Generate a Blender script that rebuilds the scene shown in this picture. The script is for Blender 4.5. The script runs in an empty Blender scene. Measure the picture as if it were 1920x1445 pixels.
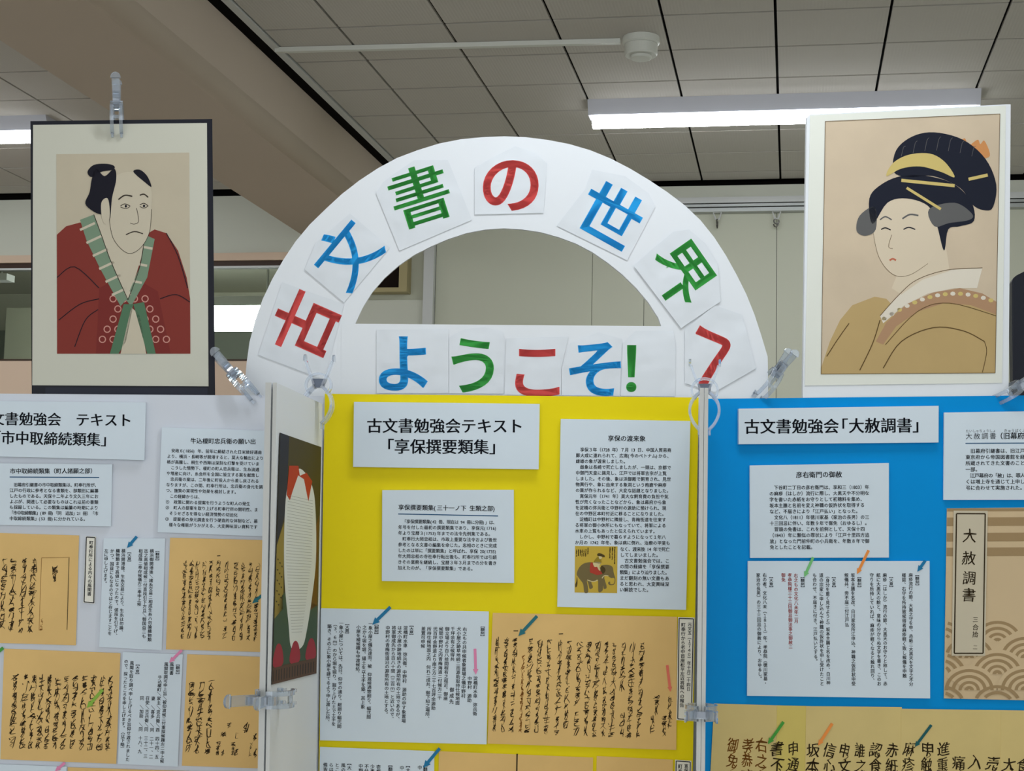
import bpy, math, random
from mathutils import Vector, Matrix

SC = bpy.context.scene
COL = SC.collection
V = Vector

# ------------------------------------------------------------------ camera
IMG_W, IMG_H = 1920.0, 1445.0
YAW, PITCH, ROLL, FPX = 0.1762, 0.1001, 0.0213, 2968.0
CAM = V((0.0, 0.0, 1.45))
_cy, _sy, _cp, _sp = math.cos(YAW), math.sin(YAW), math.cos(PITCH), math.sin(PITCH)
FWD = V((-_sy * _cp, _cy * _cp, _sp))
_r0 = V((_cy, _sy, 0.0))
_u0 = _r0.cross(FWD)
RGT = _r0 * math.cos(ROLL) + _u0 * math.sin(ROLL)
UPV = _u0 * math.cos(ROLL) - _r0 * math.sin(ROLL)
cd = bpy.data.cameras.new('camera')
cam = bpy.data.objects.new('camera', cd)
COL.objects.link(cam)
cd.sensor_fit = 'HORIZONTAL'
cd.sensor_width = 36.0
cd.lens = FPX * 36.0 / IMG_W
cd.clip_start = 0.05
cam.matrix_world = Matrix(((RGT.x, UPV.x, -FWD.x, CAM.x), (RGT.y, UPV.y, -FWD.y, CAM.y),
                           (RGT.z, UPV.z, -FWD.z, CAM.z), (0, 0, 0, 1)))
SC.camera = cam

# ------------------------------------------------------------------ world, exposure
vs = SC.view_settings
vs.view_transform = 'Standard'
vs.look = 'None'
vs.gamma = 1.0
vs.use_curve_mapping = False
vs.exposure = 1.25
LAMP_STRENGTH = 28.0
WORLD_STRENGTH = 0.72
w = bpy.data.worlds.new('world')
SC.world = w
w.use_nodes = True
w.node_tree.nodes['Background'].inputs[0].default_value = (0.93, 0.97, 1.0, 1)
w.node_tree.nodes['Background'].inputs[1].default_value = WORLD_STRENGTH

CEIL = CAM.z + 1.4351          # ceiling height
WALL = 6.15                    # back wall distance
TABLE = 0.74                   # table top height


# ------------------------------------------------------------------ helpers
def lin(c):
    c = c / 255.0
    return c / 12.92 if c <= 0.04045 else ((c + 0.055) / 1.055) ** 2.4


def rgb(r, g, b):
    return (lin(r), lin(g), lin(b), 1.0)


MATS = {}


def mat(name, c, rough=0.6, spec=0.3, vary=0.0, vscale=6.0, bump=0.0, bscale=30.0, metal=0.0,
        trans=0.0, ior=1.45, emit=0.0, alpha=1.0, coat=0.0):
    if name in MATS:
        return MATS[name]
    m = bpy.data.materials.new(name)
    m.use_nodes = True
    nt = m.node_tree
    b = nt.nodes['Principled BSDF']
    col = rgb(*c)
    b.inputs['Base Color'].default_value = col
    b.inputs['Roughness'].default_value = rough
    b.inputs['Specular IOR Level'].default_value = spec
    b.inputs['Metallic'].default_value = metal
    b.inputs['Transmission Weight'].default_value = trans
    b.inputs['IOR'].default_value = ior
    b.inputs['Alpha'].default_value = alpha
    b.inputs['Coat Weight'].default_value = coat
    if emit:
        b.inputs['Emission Color'].default_value = col
        b.inputs['Emission Strength'].default_value = emit
    if vary or bump:
        tc = nt.nodes.new('ShaderNodeTexCoord')
    if vary:
        n = nt.nodes.new('ShaderNodeTexNoise')
        n.inputs['Scale'].default_value = vscale
        n.inputs['Detail'].default_value = 4
        nt.links.new(tc.outputs['Object'], n.inputs['Vector'])
        r = nt.nodes.new('ShaderNodeMapRange')
        r.inputs['From Min'].default_value = 0.3
        r.inputs['From Max'].default_value = 0.7
        r.inputs['To Min'].default_value = 1 - vary
        r.inputs['To Max'].default_value = 1 + vary
        nt.links.new(n.outputs['Fac'], r.inputs['Value'])
        mx = nt.nodes.new('ShaderNodeMix')
        mx.data_type = 'RGBA'
        mx.blend_type = 'MULTIPLY'
        mx.inputs[0].default_value = 1.0
        mx.inputs[6].default_value = col
        nt.links.new(r.outputs[0], mx.inputs[7])
        nt.links.new(mx.outputs[2], b.inputs['Base Color'])
    if bump:
        n = nt.nodes.new('ShaderNodeTexNoise')
        n.inputs['Scale'].default_value = bscale
        n.inputs['Detail'].default_value = 2
        nt.links.new(tc.outputs['Object'], n.inputs['Vector'])
        bp = nt.nodes.new('ShaderNodeBump')
        bp.inputs['Strength'].default_value = 1.0
        bp.inputs['Distance'].default_value = bump
        nt.links.new(n.outputs['Fac'], bp.inputs['Height'])
        nt.links.new(bp.outputs[0], b.inputs['Normal'])
    MATS[name] = m
    return m


def tag(o, label, cat, group=None):
    o['label'] = label
    o['category'] = cat
    if group:
        o['group'] = group
    return o


class MB:
    """collects polygons in world space and links them as one mesh object"""

    def __init__(self):
        self.v, self.f, self.m, self.mats = [], [], [], []

    def mi(self, m):
        if m not in self.mats:
            self.mats.append(m)
        return self.mats.index(m)

    def poly(self, pts, m):
        k = len(self.v)
        self.v += [V(p) for p in pts]
        self.f.append(list(range(k, k + len(pts))))
        self.m.append(self.mi(m))

    def faces(self, pts, faces, m):
        k = len(self.v)
        self.v += [V(p) for p in pts]
        i = self.mi(m)
        for f in faces:
            self.f.append([k + a for a in f])
            self.m.append(i)

    def prism(self, front, back, m, mside=None):
        n = len(front)
        k = len(self.v)
        self.v += [V(p) for p in front] + [V(p) for p in back]
        i = self.mi(m)
        j = self.mi(mside or m)
        self.f.append([k + a for a in range(n)])
        self.m.append(i)
        self.f.append([k + n + a for a in reversed(range(n))])
        self.m.append(j)
        for a in range(n):
            b = (a + 1) % n
            self.f.append([k + b, k + a, k + n + a, k + n + b])
            self.m.append(j)

    def box(self, x0, x1, y0, y1, z0, z1, m):
        p = [(x0, y0, z0), (x1, y0, z0), (x1, y1, z0), (x0, y1, z0),
             (x0, y0, z1), (x1, y0, z1), (x1, y1, z1), (x0, y1, z1)]
        self.faces(p, [(0, 3, 2, 1), (4, 5, 6, 7), (0, 1, 5, 4), (1, 2, 6, 5), (2, 3, 7, 6), (3, 0, 4, 7)], m)

    def lathe(self, c, prof, m, n=32):
        """prof: list of (radius, z) from top to bottom round the vertical axis at c"""
        pts, fs = [], []
        for r, z in prof:
            for a in range(n):
                t = 2 * math.pi * a / n
                pts.append((c[0] + r * math.cos(t), c[1] + r * math.sin(t), z))
        for i in range(len(prof) - 1):
            for a in range(n):
                b = (a + 1) % n
                fs.append((i * n + a, i * n + b, (i + 1) * n + b, (i + 1) * n + a))
        fs.append(tuple(reversed(range(n))))
        fs.append(tuple((len(prof) - 1) * n + a for a in range(n)))
        self.faces(pts, fs, m)

    def tube(self, path, r, m, n=8, closed=False):
        path = [V(p) for p in path]
        L = len(path)
        rings = []
        for i, p in enumerate(path):
            if closed:
                d = path[(i + 1) % L] - path[i - 1]
            else:
                d = path[min(i + 1, L - 1)] - path[max(i - 1, 0)]
            d.normalize()
            a = d.orthogonal() if i == 0 else (ref - d * ref.dot(d))
            a.normalize()
            ref = a
            b = d.cross(a)
            rr = r[i] if isinstance(r, (list, tuple)) else r
            rings.append([p + a * (rr * math.cos(2 * math.pi * k / n)) + b * (rr * math.sin(2 * math.pi * k / n))
                          for k in range(n)])
        pts = [q for g in rings for q in g]
        fs = []
        for i in range(L if closed else L - 1):
            j = (i + 1) % L
            for k in range(n):
                l = (k + 1) % n
                fs.append((i * n + k, i * n + l, j * n + l, j * n + k))
        if not closed:
            fs.append(tuple(reversed(range(n))))
            fs.append(tuple((L - 1) * n + k for k in range(n)))
        self.faces(pts, fs, m)

    def build(self, name, parent=None, origin=None, smooth=False, fix=False):
        if origin is None:
            if parent is not None:
                origin = parent['_o'] if '_o' in parent else parent.location
            else:
                lo = [min(p[i] for p in self.v) for i in range(3)]
                hi = [max(p[i] for p in self.v) for i in range(3)]
                origin = ((lo[0] + hi[0]) / 2, (lo[1] + hi[1]) / 2, lo[2])
        o0 = V(origin)
        me = bpy.data.meshes.new(name)
        me.from_pydata([tuple(p - o0) for p in self.v], [], self.f)
        for m in self.mats:
            me.materials.append(m)
        me.polygons.foreach_set('material_index', self.m)
        if smooth:
            me.polygons.foreach_set('use_smooth', [True] * len(self.f))
        me.validate()
        me.update()
        if fix:
            import bmesh
            bm = bmesh.new()
            bm.from_mesh(me)
            bmesh.ops.recalc_face_normals(bm, faces=bm.faces)
            bm.to_mesh(me)
            bm.free()
        o = bpy.data.objects.new(name, me)
        COL.objects.link(o)
        if parent is None:
            o.location = o0
        else:
            o.parent = parent
            base = WORLD_AT[parent.name]
            o.location = o0 - base
        WORLD_AT[o.name] = o0
        return o


WORLD_AT = {}


def empty(name, loc):
    o = bpy.data.objects.new(name, None)
    COL.objects.link(o)
    o.location = loc
    o.empty_display_size = 0.05
    WORLD_AT[o.name] = V(loc)
    return o


def child(mb, name, parent, **k):
    return mb.build(name, parent=parent, origin=WORLD_AT[parent.name], **k)


def struct(o):
    o['kind'] = 'structure'
    return o


def ray(px, py):
    return RGT * ((px - IMG_W / 2) / FPX) - UPV * ((py - IMG_H / 2) / FPX) + FWD


def on_depth(px, py, d):
    return CAM + ray(px, py) * d


def on_z(px, py, z):
    d = ray(px, py)
    return CAM + d * ((z - CAM.z) / d.z)


def on_y(px, py, y):
    d = ray(px, py)
    return CAM + d * (y / d.y)


class Plane:
    """an upright board: two points on it, seen from the front (left, right)"""

    def __init__(self, a, b, flip=1):
        self.a = V(a)
        d = V((b[0] - a[0], b[1] - a[1], 0)).normalized()
        self.d = d
        self.n = V((d.y, -d.x, 0)) * flip          # towards the viewer

    def at(self, px, py, off=0.0):
        r = ray(px, py)
        t = (self.a + self.n * off - CAM).dot(self.n) / r.dot(self.n)
        return CAM + r * t


J_LEFT = on_depth(0, 740, 2.47)
J_ONE = on_depth(608, 745, 2.56)
J_TWO = on_depth(1312, 745, 2.60)
J_RIGHT = on_depth(1920, 741, 2.70)
P_LEFT = Plane(J_LEFT, J_ONE)
P_YEL = Plane(J_ONE, J_TWO)
P_BLUE = Plane(J_TWO, J_RIGHT)


# ------------------------------------------------------------------ lettering
_fc = bpy.data.curves.new('lettering', 'FONT')
_fo = bpy.data.objects.new('lettering', _fc)
COL.objects.link(_fo)
_fc.size = 1.0
GLYPH = {}


def glyph(ch, off=0.0, res=2):
    k = (ch, off, res)
    if k not in GLYPH:
        _fc.body = ch
        _fc.offset = off
        _fc.resolution_u = res
        dg = bpy.context.evaluated_depsgraph_get()
        dg.update()
        e = _fo.evaluated_get(dg)
        me = e.to_mesh()
        GLYPH[k] = ([(v.co.x, v.co.y) for v in me.vertices], [tuple(p.vertices) for p in me.polygons])
        e.to_mesh_clear()
        if off > 0 and GLYPH[k][0]:
            b0 = glyph(ch, 0.0, res)[0]
            m_ = off * 1.6 + 0.004
            if any(f(p[i] for p in GLYPH[k][0]) * g > f(p[i] for p in b0) * g + m_ for f, g in ((max, 1), (min, -1)) for i in (0, 1)):
                GLYPH[k] = glyph(ch, off * 0.5 if off > 0.005 else 0.0, res)
    return GLYPH[k]


def adv(ch):
    return 0.5 if ord(ch) < 0x250 else 1.0


BOLD = ((-0.017, -0.009), (0.017, -0.009), (-0.017, 0.009), (0.017, 0.009))
VROT = '【】（）「」ー〜()／'
VTOP = '、。，．'


class Page:
    """print on a flat sheet: everything is laid out on the sheet's own plane"""

    def __init__(self, plane, off):
        self.pl, self.off, self.mb = plane, off, MB()

    def P(self, q, layer=0):
        return self.pl.at(q[0], q[1], self.off + 0.00025 + 0.00006 * layer)

    def fill(self, pts, m, layer=0):
        self.mb.poly([self.P(q, layer) for q in pts], m)

    def cell(self, ch, c, ex, ey, m, off=0.012, layer=0, rot=False, res=2, shear=0.0, dup=None, warp=None):
        """one character: c = centre of its cell, ex / ey = its full width and height vectors (px)"""
        vs_, fs = glyph(ch, off, res)
        if not vs_:
            return
        a = adv(ch)
        for dd in (dup or (0.0,)):
            dx, dy = dd if isinstance(dd, tuple) else (dd, 0.0)
            pts = []
            for x, y in vs_:
                if a < 1:
                    mid = 0.28
                    u = x - mid
                else:
                    u = x - 0.5
                v = y - 0.38
                if warp:
                    f1, f2, k1 = warp
                    u, v = u + k1 * math.sin(5.5 * v + f1), v + k1 * math.sin(5.0 * u + f2) - 0.22 * u * abs(k1) * 8
                u += dx + shear * v
                v += dy
                if rot:
                    u, v = v, -u
                pts.append(self.P((c[0] + ex[0] * u - ey[0] * v, c[1] + ex[1] * u - ey[1] * v), layer))
            self.mb.faces(pts, fs, m)

    def line(self, text, a, b, m, size=None, off=0.012, cols=None, layer=0, dup=None, sy=1.0, res=2):
        """horizontal: from a to b (px); cols = number of full cells the whole measure holds"""
        tot = sum(adv(c) for c in text)
        n = cols or tot
        n = max(n, tot) if cols else n
        d = ((b[0] - a[0]) / n, (b[1] - a[1]) / n)
        L = math.hypot(*d)
        h = (size or L) * sy
        ex = d if not size else (d[0] / L * size, d[1] / L * size)
        ey = (-d[1] / L * h, d[0] / L * h)
        t = 0.0
        for ch in text:
            w_ = adv(ch)
            if ch not in ' 　':
                c = (a[0] + d[0] * (t + w_ / 2), a[1] + d[1] * (t + w_ / 2))
                self.cell(ch, c, ex, ey, m, off, layer, dup=dup, res=res)
            t += w_

    def block(self, lines, tl, tr, bl, br, m, cols, off=0.012, sy=1.05, dup=None):
        """tl/tr = ends of the first line's middle, bl/br = ends of the last one's"""
        n = len(lines)
        for i, s in enumerate(lines):
            k = i / max(1, n - 1)
            a = (tl[0] + (bl[0] - tl[0]) * k, tl[1] + (bl[1] - tl[1]) * k)
            b = (tr[0] + (br[0] - tr[0]) * k, tr[1] + (br[1] - tr[1]) * k)
            h = math.hypot(b[0] - a[0], b[1] - a[1]) / cols
            self.line(s, a, b, m, cols=cols, off=off, size=h * 0.98, sy=sy, dup=dup)

    def col(self, text, a, b, m, width=None, off=0.012, layer=0):
        """vertical: from a (top) to b (bottom)"""
        n = len(text)
        d = ((b[0] - a[0]) / n, (b[1] - a[1]) / n)
        L = math.hypot(*d)
        w_ = width or L
        u = (d[1] / L, -d[0] / L)
        ex = (w_, 0.012 * w_)
        hh = min(L, w_ * 1.1)
        ey = (d[0] / L * hh, d[1] / L * hh)
        for i, ch in enumerate(text):
            if ch in ' 　':
                continue
            c = (a[0] + d[0] * (i + 0.5), a[1] + d[1] * (i + 0.5))
            if ch in VTOP:
                c = (c[0] + ex[0] * 0.55, c[1] - hh * 0.55)
            self.cell(ch, c, ex, ey, m, 0.0, layer, rot=ch in VROT, dup=BOLD)

    def ribbon(self, pts, ws, m, layer=0):
        n = len(pts)
        L, R = [], []
        for i in range(n):
            p0, p1 = pts[max(0, i - 1)], pts[min(n - 1, i + 1)]
            dx, dy = p1[0] - p0[0], p1[1] - p0[1]
            l = math.hypot(dx, dy) or 1
            w_ = ws[i] if isinstance(ws, (list, tuple)) else ws
            nx, ny = -dy / l * w_ / 2, dx / l * w_ / 2
            L.append(self.P((pts[i][0] + nx, pts[i][1] + ny), layer))
            R.append(self.P((pts[i][0] - nx, pts[i][1] - ny), layer))
        fs = [(i, i + 1, n + i + 1, n + i) for i in range(n - 1)]
        self.mb.faces(L + R, fs, m)

    def frame(self, quad, wd, m, layer=0):
        for i in range(4):
            self.ribbon([quad[i], quad[(i + 1) % 4]], wd, m, layer)

    def build(self, name, parent, label=None):
        o = child(self.mb, name, parent)
        if label:
            o['label'] = label
        return o


def spline(pts, n=6, closed=False):
    out = []
    L = len(pts)
    for i in range(L if closed else L - 1):
        p = [pts[(i + k - 1) % L] if closed else pts[min(max(i + k - 1, 0), L - 1)] for k in range(4)]
        for s in range(n):
            t = s / n
            out.append(tuple(0.5 * (2 * p[1][a] + (p[2][a] - p[0][a]) * t
                                    + (2 * p[0][a] - 5 * p[1][a] + 4 * p[2][a] - p[3][a]) * t * t
                                    + (3 * p[1][a] - p[0][a] - 3 * p[2][a] + p[3][a]) * t ** 3) for a in (0, 1)))
    if not closed:
        out.append(pts[-1])
    return out


STROKES = [
    [(-.46, .26), (-.05, .2), (.42, .10)], [(-.36, .52), (.32, .40)], [(-.32, .78), (.05, .72), (.46, .66)],
    [(.06, -.04), (.03, .5), (-.03, 1.06)], [(-.26, .14), (-.30, .55), (-.36, .94)], [(.32, .18), (.30, .8), (.14, .98)],
    [(.16, .02), (-.04, .42), (-.48, .84)], [(-.10, .38), (.18, .7), (.52, .94)],
    [(-.32, .3), (.32, .22), (-.16, .54), (.28, .5), (-.22, .84), (.14, .9)],
    [(-.2, .08), (-.30, .5), (-.06, .42)], [(-.30, .58), (-.22, .94), (.42, .86)],
    [(.18, .14), (.36, .30)], [(-.42, .30), (-.28, .44)], [(.28, .05), (-.30, .55), (.38, .60), (-.12, 1.0)],
    [(.0, .3), (-.28, .66), (.10, .62), (.36, .88)]]


def scrawl(pg, rng, x0, y0, x1, y1, wd, m, pitch=1.25, bold=0.072):
    wd = wd * 1.12
    """a column of running brush handwriting from (x0, y0) down to (x1, y1)"""
    L = math.hypot(x1 - x0, y1 - y0)
    n = max(1, round(L / (wd * pitch)))
    t, hs = 0.0, [rng.uniform(0.5, 1.5) for _ in range(n)]
    tot = sum(hs)
    last = None
    for h in hs:
        a, b = t / tot, (t + h) / tot
        t += h
        cx0, cy0 = x0 + (x1 - x0) * a, y0 + (y1 - y0) * a
        hh = (b - a) * L
        sc = wd * rng.uniform(0.7, 1.15)
        kx, sl = rng.uniform(0.7, 1.1), rng.uniform(0.0, 0.35)
        ks = rng.sample(STROKES, rng.choice((3, 4, 4, 5)))
        for j, s in enumerate(ks):
            q = [(cx0 + sc * (x * kx + sl * (0.5 - y) + rng.uniform(-.10, .10)), cy0 + hh * (0.0 + 1.0 * y + rng.uniform(-.06, .06))) for x, y in s]
            q = spline(q, 3)
            k = len(q)
            wmax = wd * bold * rng.uniform(0.7, 1.5)
            ws = [wmax * (0.5 + 1.0 * math.sin(math.pi * (0.18 + 0.8 * i / (k - 1)))) for i in range(k)]
            pg.ribbon(q, ws, m)
            e, f = q[-1], q[0]
        if last and rng.random() < 0.7:
            pg.ribbon([last, ((last[0] + f[0]) / 2 + wd * .05, (last[1] + f[1]) / 2), f], wd * bold * 0.6, m)
        last = e


def crop(ox, oy, s):
    return lambda x, y: (ox + x / s, oy + y / s)


# ------------------------------------------------------------------ materials
PAPER = mat('white_paper', (217, 230, 240), 0.55, 0.3, vary=0.012, vscale=9, bump=0.0012, bscale=14)
ARCHP = mat('crumpled_paper', (222, 228, 234), 0.5, 0.35, vary=0.01, vscale=9, bump=0.008, bscale=13)
BOARD = mat('white_foam_board', (228, 233, 238), 0.5, 0.3, bump=0.0008, bscale=5)
BOARDL = mat('pale_grey_board', (212, 218, 228), 0.4, 0.4, bump=0.0015, bscale=5)
EDGE = mat('foam_core_edge', (214, 216, 214), 0.7, 0.2)
YELLOW = mat('yellow_board', (240, 220, 16), 0.5, 0.15, vary=0.02, vscale=4, bump=0.001, bscale=6)
BLUE = mat('blue_board', (0, 146, 222), 0.5, 0.12, vary=0.02, vscale=4, bump=0.001, bscale=6)
TAN = mat('tan_manuscript_paper', (230, 192, 124), 0.6, 0.25, vary=0.05, vscale=11, bump=0.001, bscale=12)
TAN2 = mat('olive_tan_paper', (216, 194, 130), 0.6, 0.25, vary=0.05, vscale=9, bump=0.001, bscale=12)
TAN3 = mat('yellowed_paper', (216, 196, 108), 0.6, 0.25, vary=0.05, vscale=9)
INK = mat('printed_ink', (16, 22, 34), 0.6, 0.2)
INKG = mat('grey_printed_ink', (60, 66, 76), 0.6, 0.2)
INKR = mat('red_printed_ink', (190, 70, 66), 0.6, 0.2)
BRUSH = mat('brush_ink', (54, 40, 18), 0.6, 0.2)
BRUSHB = mat('faded_brown_ink', (138, 88, 32), 0.6, 0.2)
RULE = mat('blue_rule', (32, 84, 128), 0.5, 0.2)
LRED = mat('letter_red', (218, 76, 74), 0.5, 0.3)
LBLUE = mat('letter_blue', (24, 160, 234), 0.5, 0.3)
LGREEN = mat('letter_green', (54, 164, 66), 0.5, 0.3)
CLEAR = mat('clear_plastic', (224, 234, 246), 0.05, 0.9, trans=0.8, ior=1.49, coat=0.5)
HINGE = mat('smoky_plastic', (96, 112, 136), 0.15, 0.6, trans=0.6, ior=1.49)


# ================================================================== THE ROOM
TILE = mat('ceiling_tile', (198, 194, 186), 0.85, 0.1, vary=0.03, vscale=1.2)
nt = TILE.node_tree
_tc = nt.nodes.new('ShaderNodeTexCoord')
_wv = nt.nodes.new('ShaderNodeTexWave')
_wv.bands_direction = 'X'
_wv.inputs['Scale'].default_value = 34.0
_wv.inputs['Distortion'].default_value = 0.4
_bp = nt.nodes.new('ShaderNodeBump')
_bp.inputs['Distance'].default_value = 0.00022
nt.links.new(_tc.outputs['Object'], _wv.inputs['Vector'])
nt.links.new(_wv.outputs['Fac'], _bp.inputs['Height'])
nt.links.new(_bp.outputs[0], nt.nodes['Principled BSDF'].inputs['Normal'])
DARK = mat('black_gap', (14, 12, 11), 0.9, 0.05)
BEAM = mat('painted_beam', (196, 182, 166), 0.7, 0.2, vary=0.02, vscale=1.5)
WALLP = mat('wall_panel', (202, 204, 186), 0.6, 0.25, vary=0.015, vscale=2)
WALLU = mat('upper_wall', (208, 210, 197), 0.65, 0.2, vary=0.015, vscale=2)
PEACH = mat('peach_panel', (216, 191, 168), 0.55, 0.25, vary=0.02, vscale=3)
METAL = mat('painted_white_metal', (206, 208, 206), 0.4, 0.4)
ALU = mat('aluminium_rail', (176, 180, 178), 0.35, 0.5, metal=0.3)
FLOOR = mat('grey_floor', (190, 187, 180), 0.5, 0.3, vary=0.05, vscale=3)
BROWN = mat('dark_brown_trim', (62, 44, 34), 0.5, 0.3)

XL, XR, YB = -6.0, 4.2, -4.0
m = MB()
m.box(XL, XR, YB, 9.0, -0.1, 0.0, FLOOR)
struct(m.build('floor'))

BX0, BX1, BZ = -1.955, -1.545, 2.67      # the big beam
LED = -1.478                             # where the right hand tiling starts
TS, TX0, TY0 = 0.303, -0.0485, 4.1737
m = MB()
m.box(XL, XR, YB, 9.0, CEIL + 0.012, CEIL + 0.1, DARK)


def tiles(xa, xb):
    k0 = math.floor((xa - TX0) / TS)
    k1 = math.ceil((xb - TX0) / TS)
    for k in range(k0, k1):
        x0, x1 = max(xa, TX0 + k * TS + 0.004), min(xb, TX0 + (k + 1) * TS - 0.004)
        if x1 - x0 < 0.01:
            continue
        for j in range(math.floor((YB - TY0) / TS), 8):
            y0, y1 = TY0 + j * TS + 0.0052, TY0 + (j + 1) * TS - 0.0052
            y1 = min(y1, WALL - 0.03)
            if y1 - y0 > 0.01:
                m.box(x0, x1, y0, y1, CEIL, CEIL + 0.009, TILE)


tiles(LED, XR)
tiles(XL, BX0 - 0.03)
m.box(LED - 0.030, LED - 0.006, YB, WALL - 0.03, CEIL - 0.004, CEIL + 0.012, METAL)     # edge trim beside the gap
m.box(BX0 - 0.026, BX0 - 0.004, YB, WALL - 0.03, CEIL - 0.004, CEIL + 0.012, METAL)
m.box(BX1, LED - 0.030, YB, WALL - 0.03, CEIL - 0.0035, CEIL + 0.012, DARK)       # black joint beside the beam
struct(m.build('ceiling'))

m = MB()
prof = [(BX0, CEIL + 0.012), (BX0, BZ + 0.012), (BX0 + 0.012, BZ)]
for k in range(9):
    a = k / 8 * math.pi / 2
    R = 0.05
    prof.append((BX1 - R + R * math.sin(a), BZ + R - R * math.cos(a)))
prof.append((BX1, CEIL + 0.012))
m.prism([(x, YB, z) for x, z in prof], [(x, WALL, z) for x, z in prof], BEAM)
o = struct(m.build('ceiling_beam', fix=True))
for p in o.data.polygons:
    if len(p.vertices) == 4:
        p.use_smooth = abs(p.normal.y) < 0.1 and p.area < 0.2


def wx(px, py, y=WALL):
    return on_y(px, py, y).x


def wz(py, px=1300, y=WALL):
    return on_y(px, py, y).z


XB = wx(600, 600)           # where the window band ends
# back wall, right hand side: panels with open joints
XPOST = wx(809, 540)
m = MB()
Zr_top, Zr_band, Zr_rail, Zr_low = wz(339, 1400), wz(349, 1400), wz(373, 1400), wz(403, 1400)
seams = [XPOST + 0.016, wx(1110, 550), wx(1207, 590), wx(1456, 560), wx(1700, 560), wx(1950, 560), 2.2, 3.2, XR]
for a, b in zip(seams[:-1], seams[1:]):
    m.box(a + 0.001, b - 0.001, WALL, WALL + 0.02, 0, Zr_rail, WALLP)
m.box(XPOST + 0.016, XR, WALL + 0.008, WALL + 0.1, 0, Zr_rail, DARK)
m.box(BX1, XR, WALL - 0.02, WALL + 0.1, Zr_rail, Zr_band, WALLU)
m.box(BX1, XR, WALL + 0.03, WALL + 0.1, Zr_band, CEIL + 0.012, DARK)
# the stretch between beam and post
m.box(XB, XPOST - 0.03, WALL + 0.0, WALL + 0.06, wz(563, 760), CEIL, WALLP)
m.box(XB, XPOST - 0.03, WALL - 0.012, WALL + 0.06, 0, wz(563, 760), WALLU)
# left of the beam: upper wall, opening, lower wall
z475, z503, z676 = wz(477, 300), wz(501, 300), wz(676, 300)
m.box(XL, XB, WALL, WALL + 0.1, z475, CEIL - 0.022, WALLU)
m.box(XL, BX0, WALL + 0.02, WALL + 0.1, CEIL - 0.022, CEIL + 0.012, DARK)
m.box(XL, XB, WALL, WALL + 0.1, 0, z676, PEACH)
struct(m.build('wall_back'))

m = MB()
m.box(XPOST - 0.026, XPOST + 0.015, WALL - 0.035, WALL + 0.02, 0, Zr_rail - 0.02, METAL)
struct(m.build('trim_1'))
m = MB()
m.box(XL, XB, WALL - 0.02, WALL + 0.08, wz(491, 300), z475, PEACH)
m.box(XL, XB, WALL - 0.005, WALL + 0.08, z503 + 0.002, wz(491, 300), BROWN)
struct(m.build('trim_2'))
# window into the next room
m = MB()
m.box(XL, XB, WALL - 0.004, WALL + 0.03, z503 - 0.006, z503 + 0.002, METAL)
m.box(XL, XB, WALL - 0.004, WALL + 0.03, z676, z676 + 0.006, BROWN)
for x in (-4.6, XB - 0.015):
    m.box(x - 0.012, x + 0.012, WALL - 0.002, WALL + 0.03, z676, z503, METAL)
win = struct(m.build('window_1'))
GLASS = mat('window_glass', (225, 235, 230), 0.02, 0.5, trans=1.0, ior=1.02)
m = MB()
m.box(XL, XB, WALL + 0.012, WALL + 0.016, z676 + 0.006, z503 - 0.006, GLASS)
child(m, 'pane', win)
# the next room: plain shell
NR = mat('next_room_wall', (182, 180, 164), 0.8, 0.1, vary=0.04, vscale=1)
NRL = mat('next_room_wall_low', (122, 126, 116), 0.6, 0.2)  # darker tone for the lower part of the far wall
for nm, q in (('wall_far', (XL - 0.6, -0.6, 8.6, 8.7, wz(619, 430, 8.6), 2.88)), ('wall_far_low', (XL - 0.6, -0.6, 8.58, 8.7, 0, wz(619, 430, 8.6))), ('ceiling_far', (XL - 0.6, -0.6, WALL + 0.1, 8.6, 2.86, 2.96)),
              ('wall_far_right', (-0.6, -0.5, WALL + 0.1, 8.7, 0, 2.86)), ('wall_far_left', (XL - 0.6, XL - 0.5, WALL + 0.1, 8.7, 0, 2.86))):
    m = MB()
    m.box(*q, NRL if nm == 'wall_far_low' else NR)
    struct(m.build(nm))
m = MB()
m.box(XL - 0.1, XL, YB, WALL + 0.1, 0, CEIL + 0.1, WALLU)
struct(m.build('wall_left'))
m = MB()
m.box(XR, XR + 0.1, YB, WALL + 0.1, 0, CEIL + 0.1, WALLU)
struct(m.build('wall_right'))

# picture rail with grooves
m = MB()
zr = [wz(y, 1400) for y in (373, 384, 386, 391, 393, 400)]
m.box(BX1, XR, WALL - 0.045, WALL - 0.02, zr[1], zr[0], METAL)
m.box(BX1, XR, WALL - 0.035, WALL - 0.02, zr[2], zr[1], DARK)
m.box(BX1, XR, WALL - 0.045, WALL - 0.02, zr[3], zr[2], ALU)
m.box(BX1, XR, WALL - 0.03, WALL - 0.02, zr[4], zr[3], DARK)
m.box(BX1, XR, WALL - 0.042, WALL + 0.02, zr[5], zr[4], ALU)
o = struct(m.build('trim_3'))


# picture hooks hanging from the rail
HOOKM = mat('grey_hook_wire', (96, 94, 90), 0.35, 0.5, metal=0.6)


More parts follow.
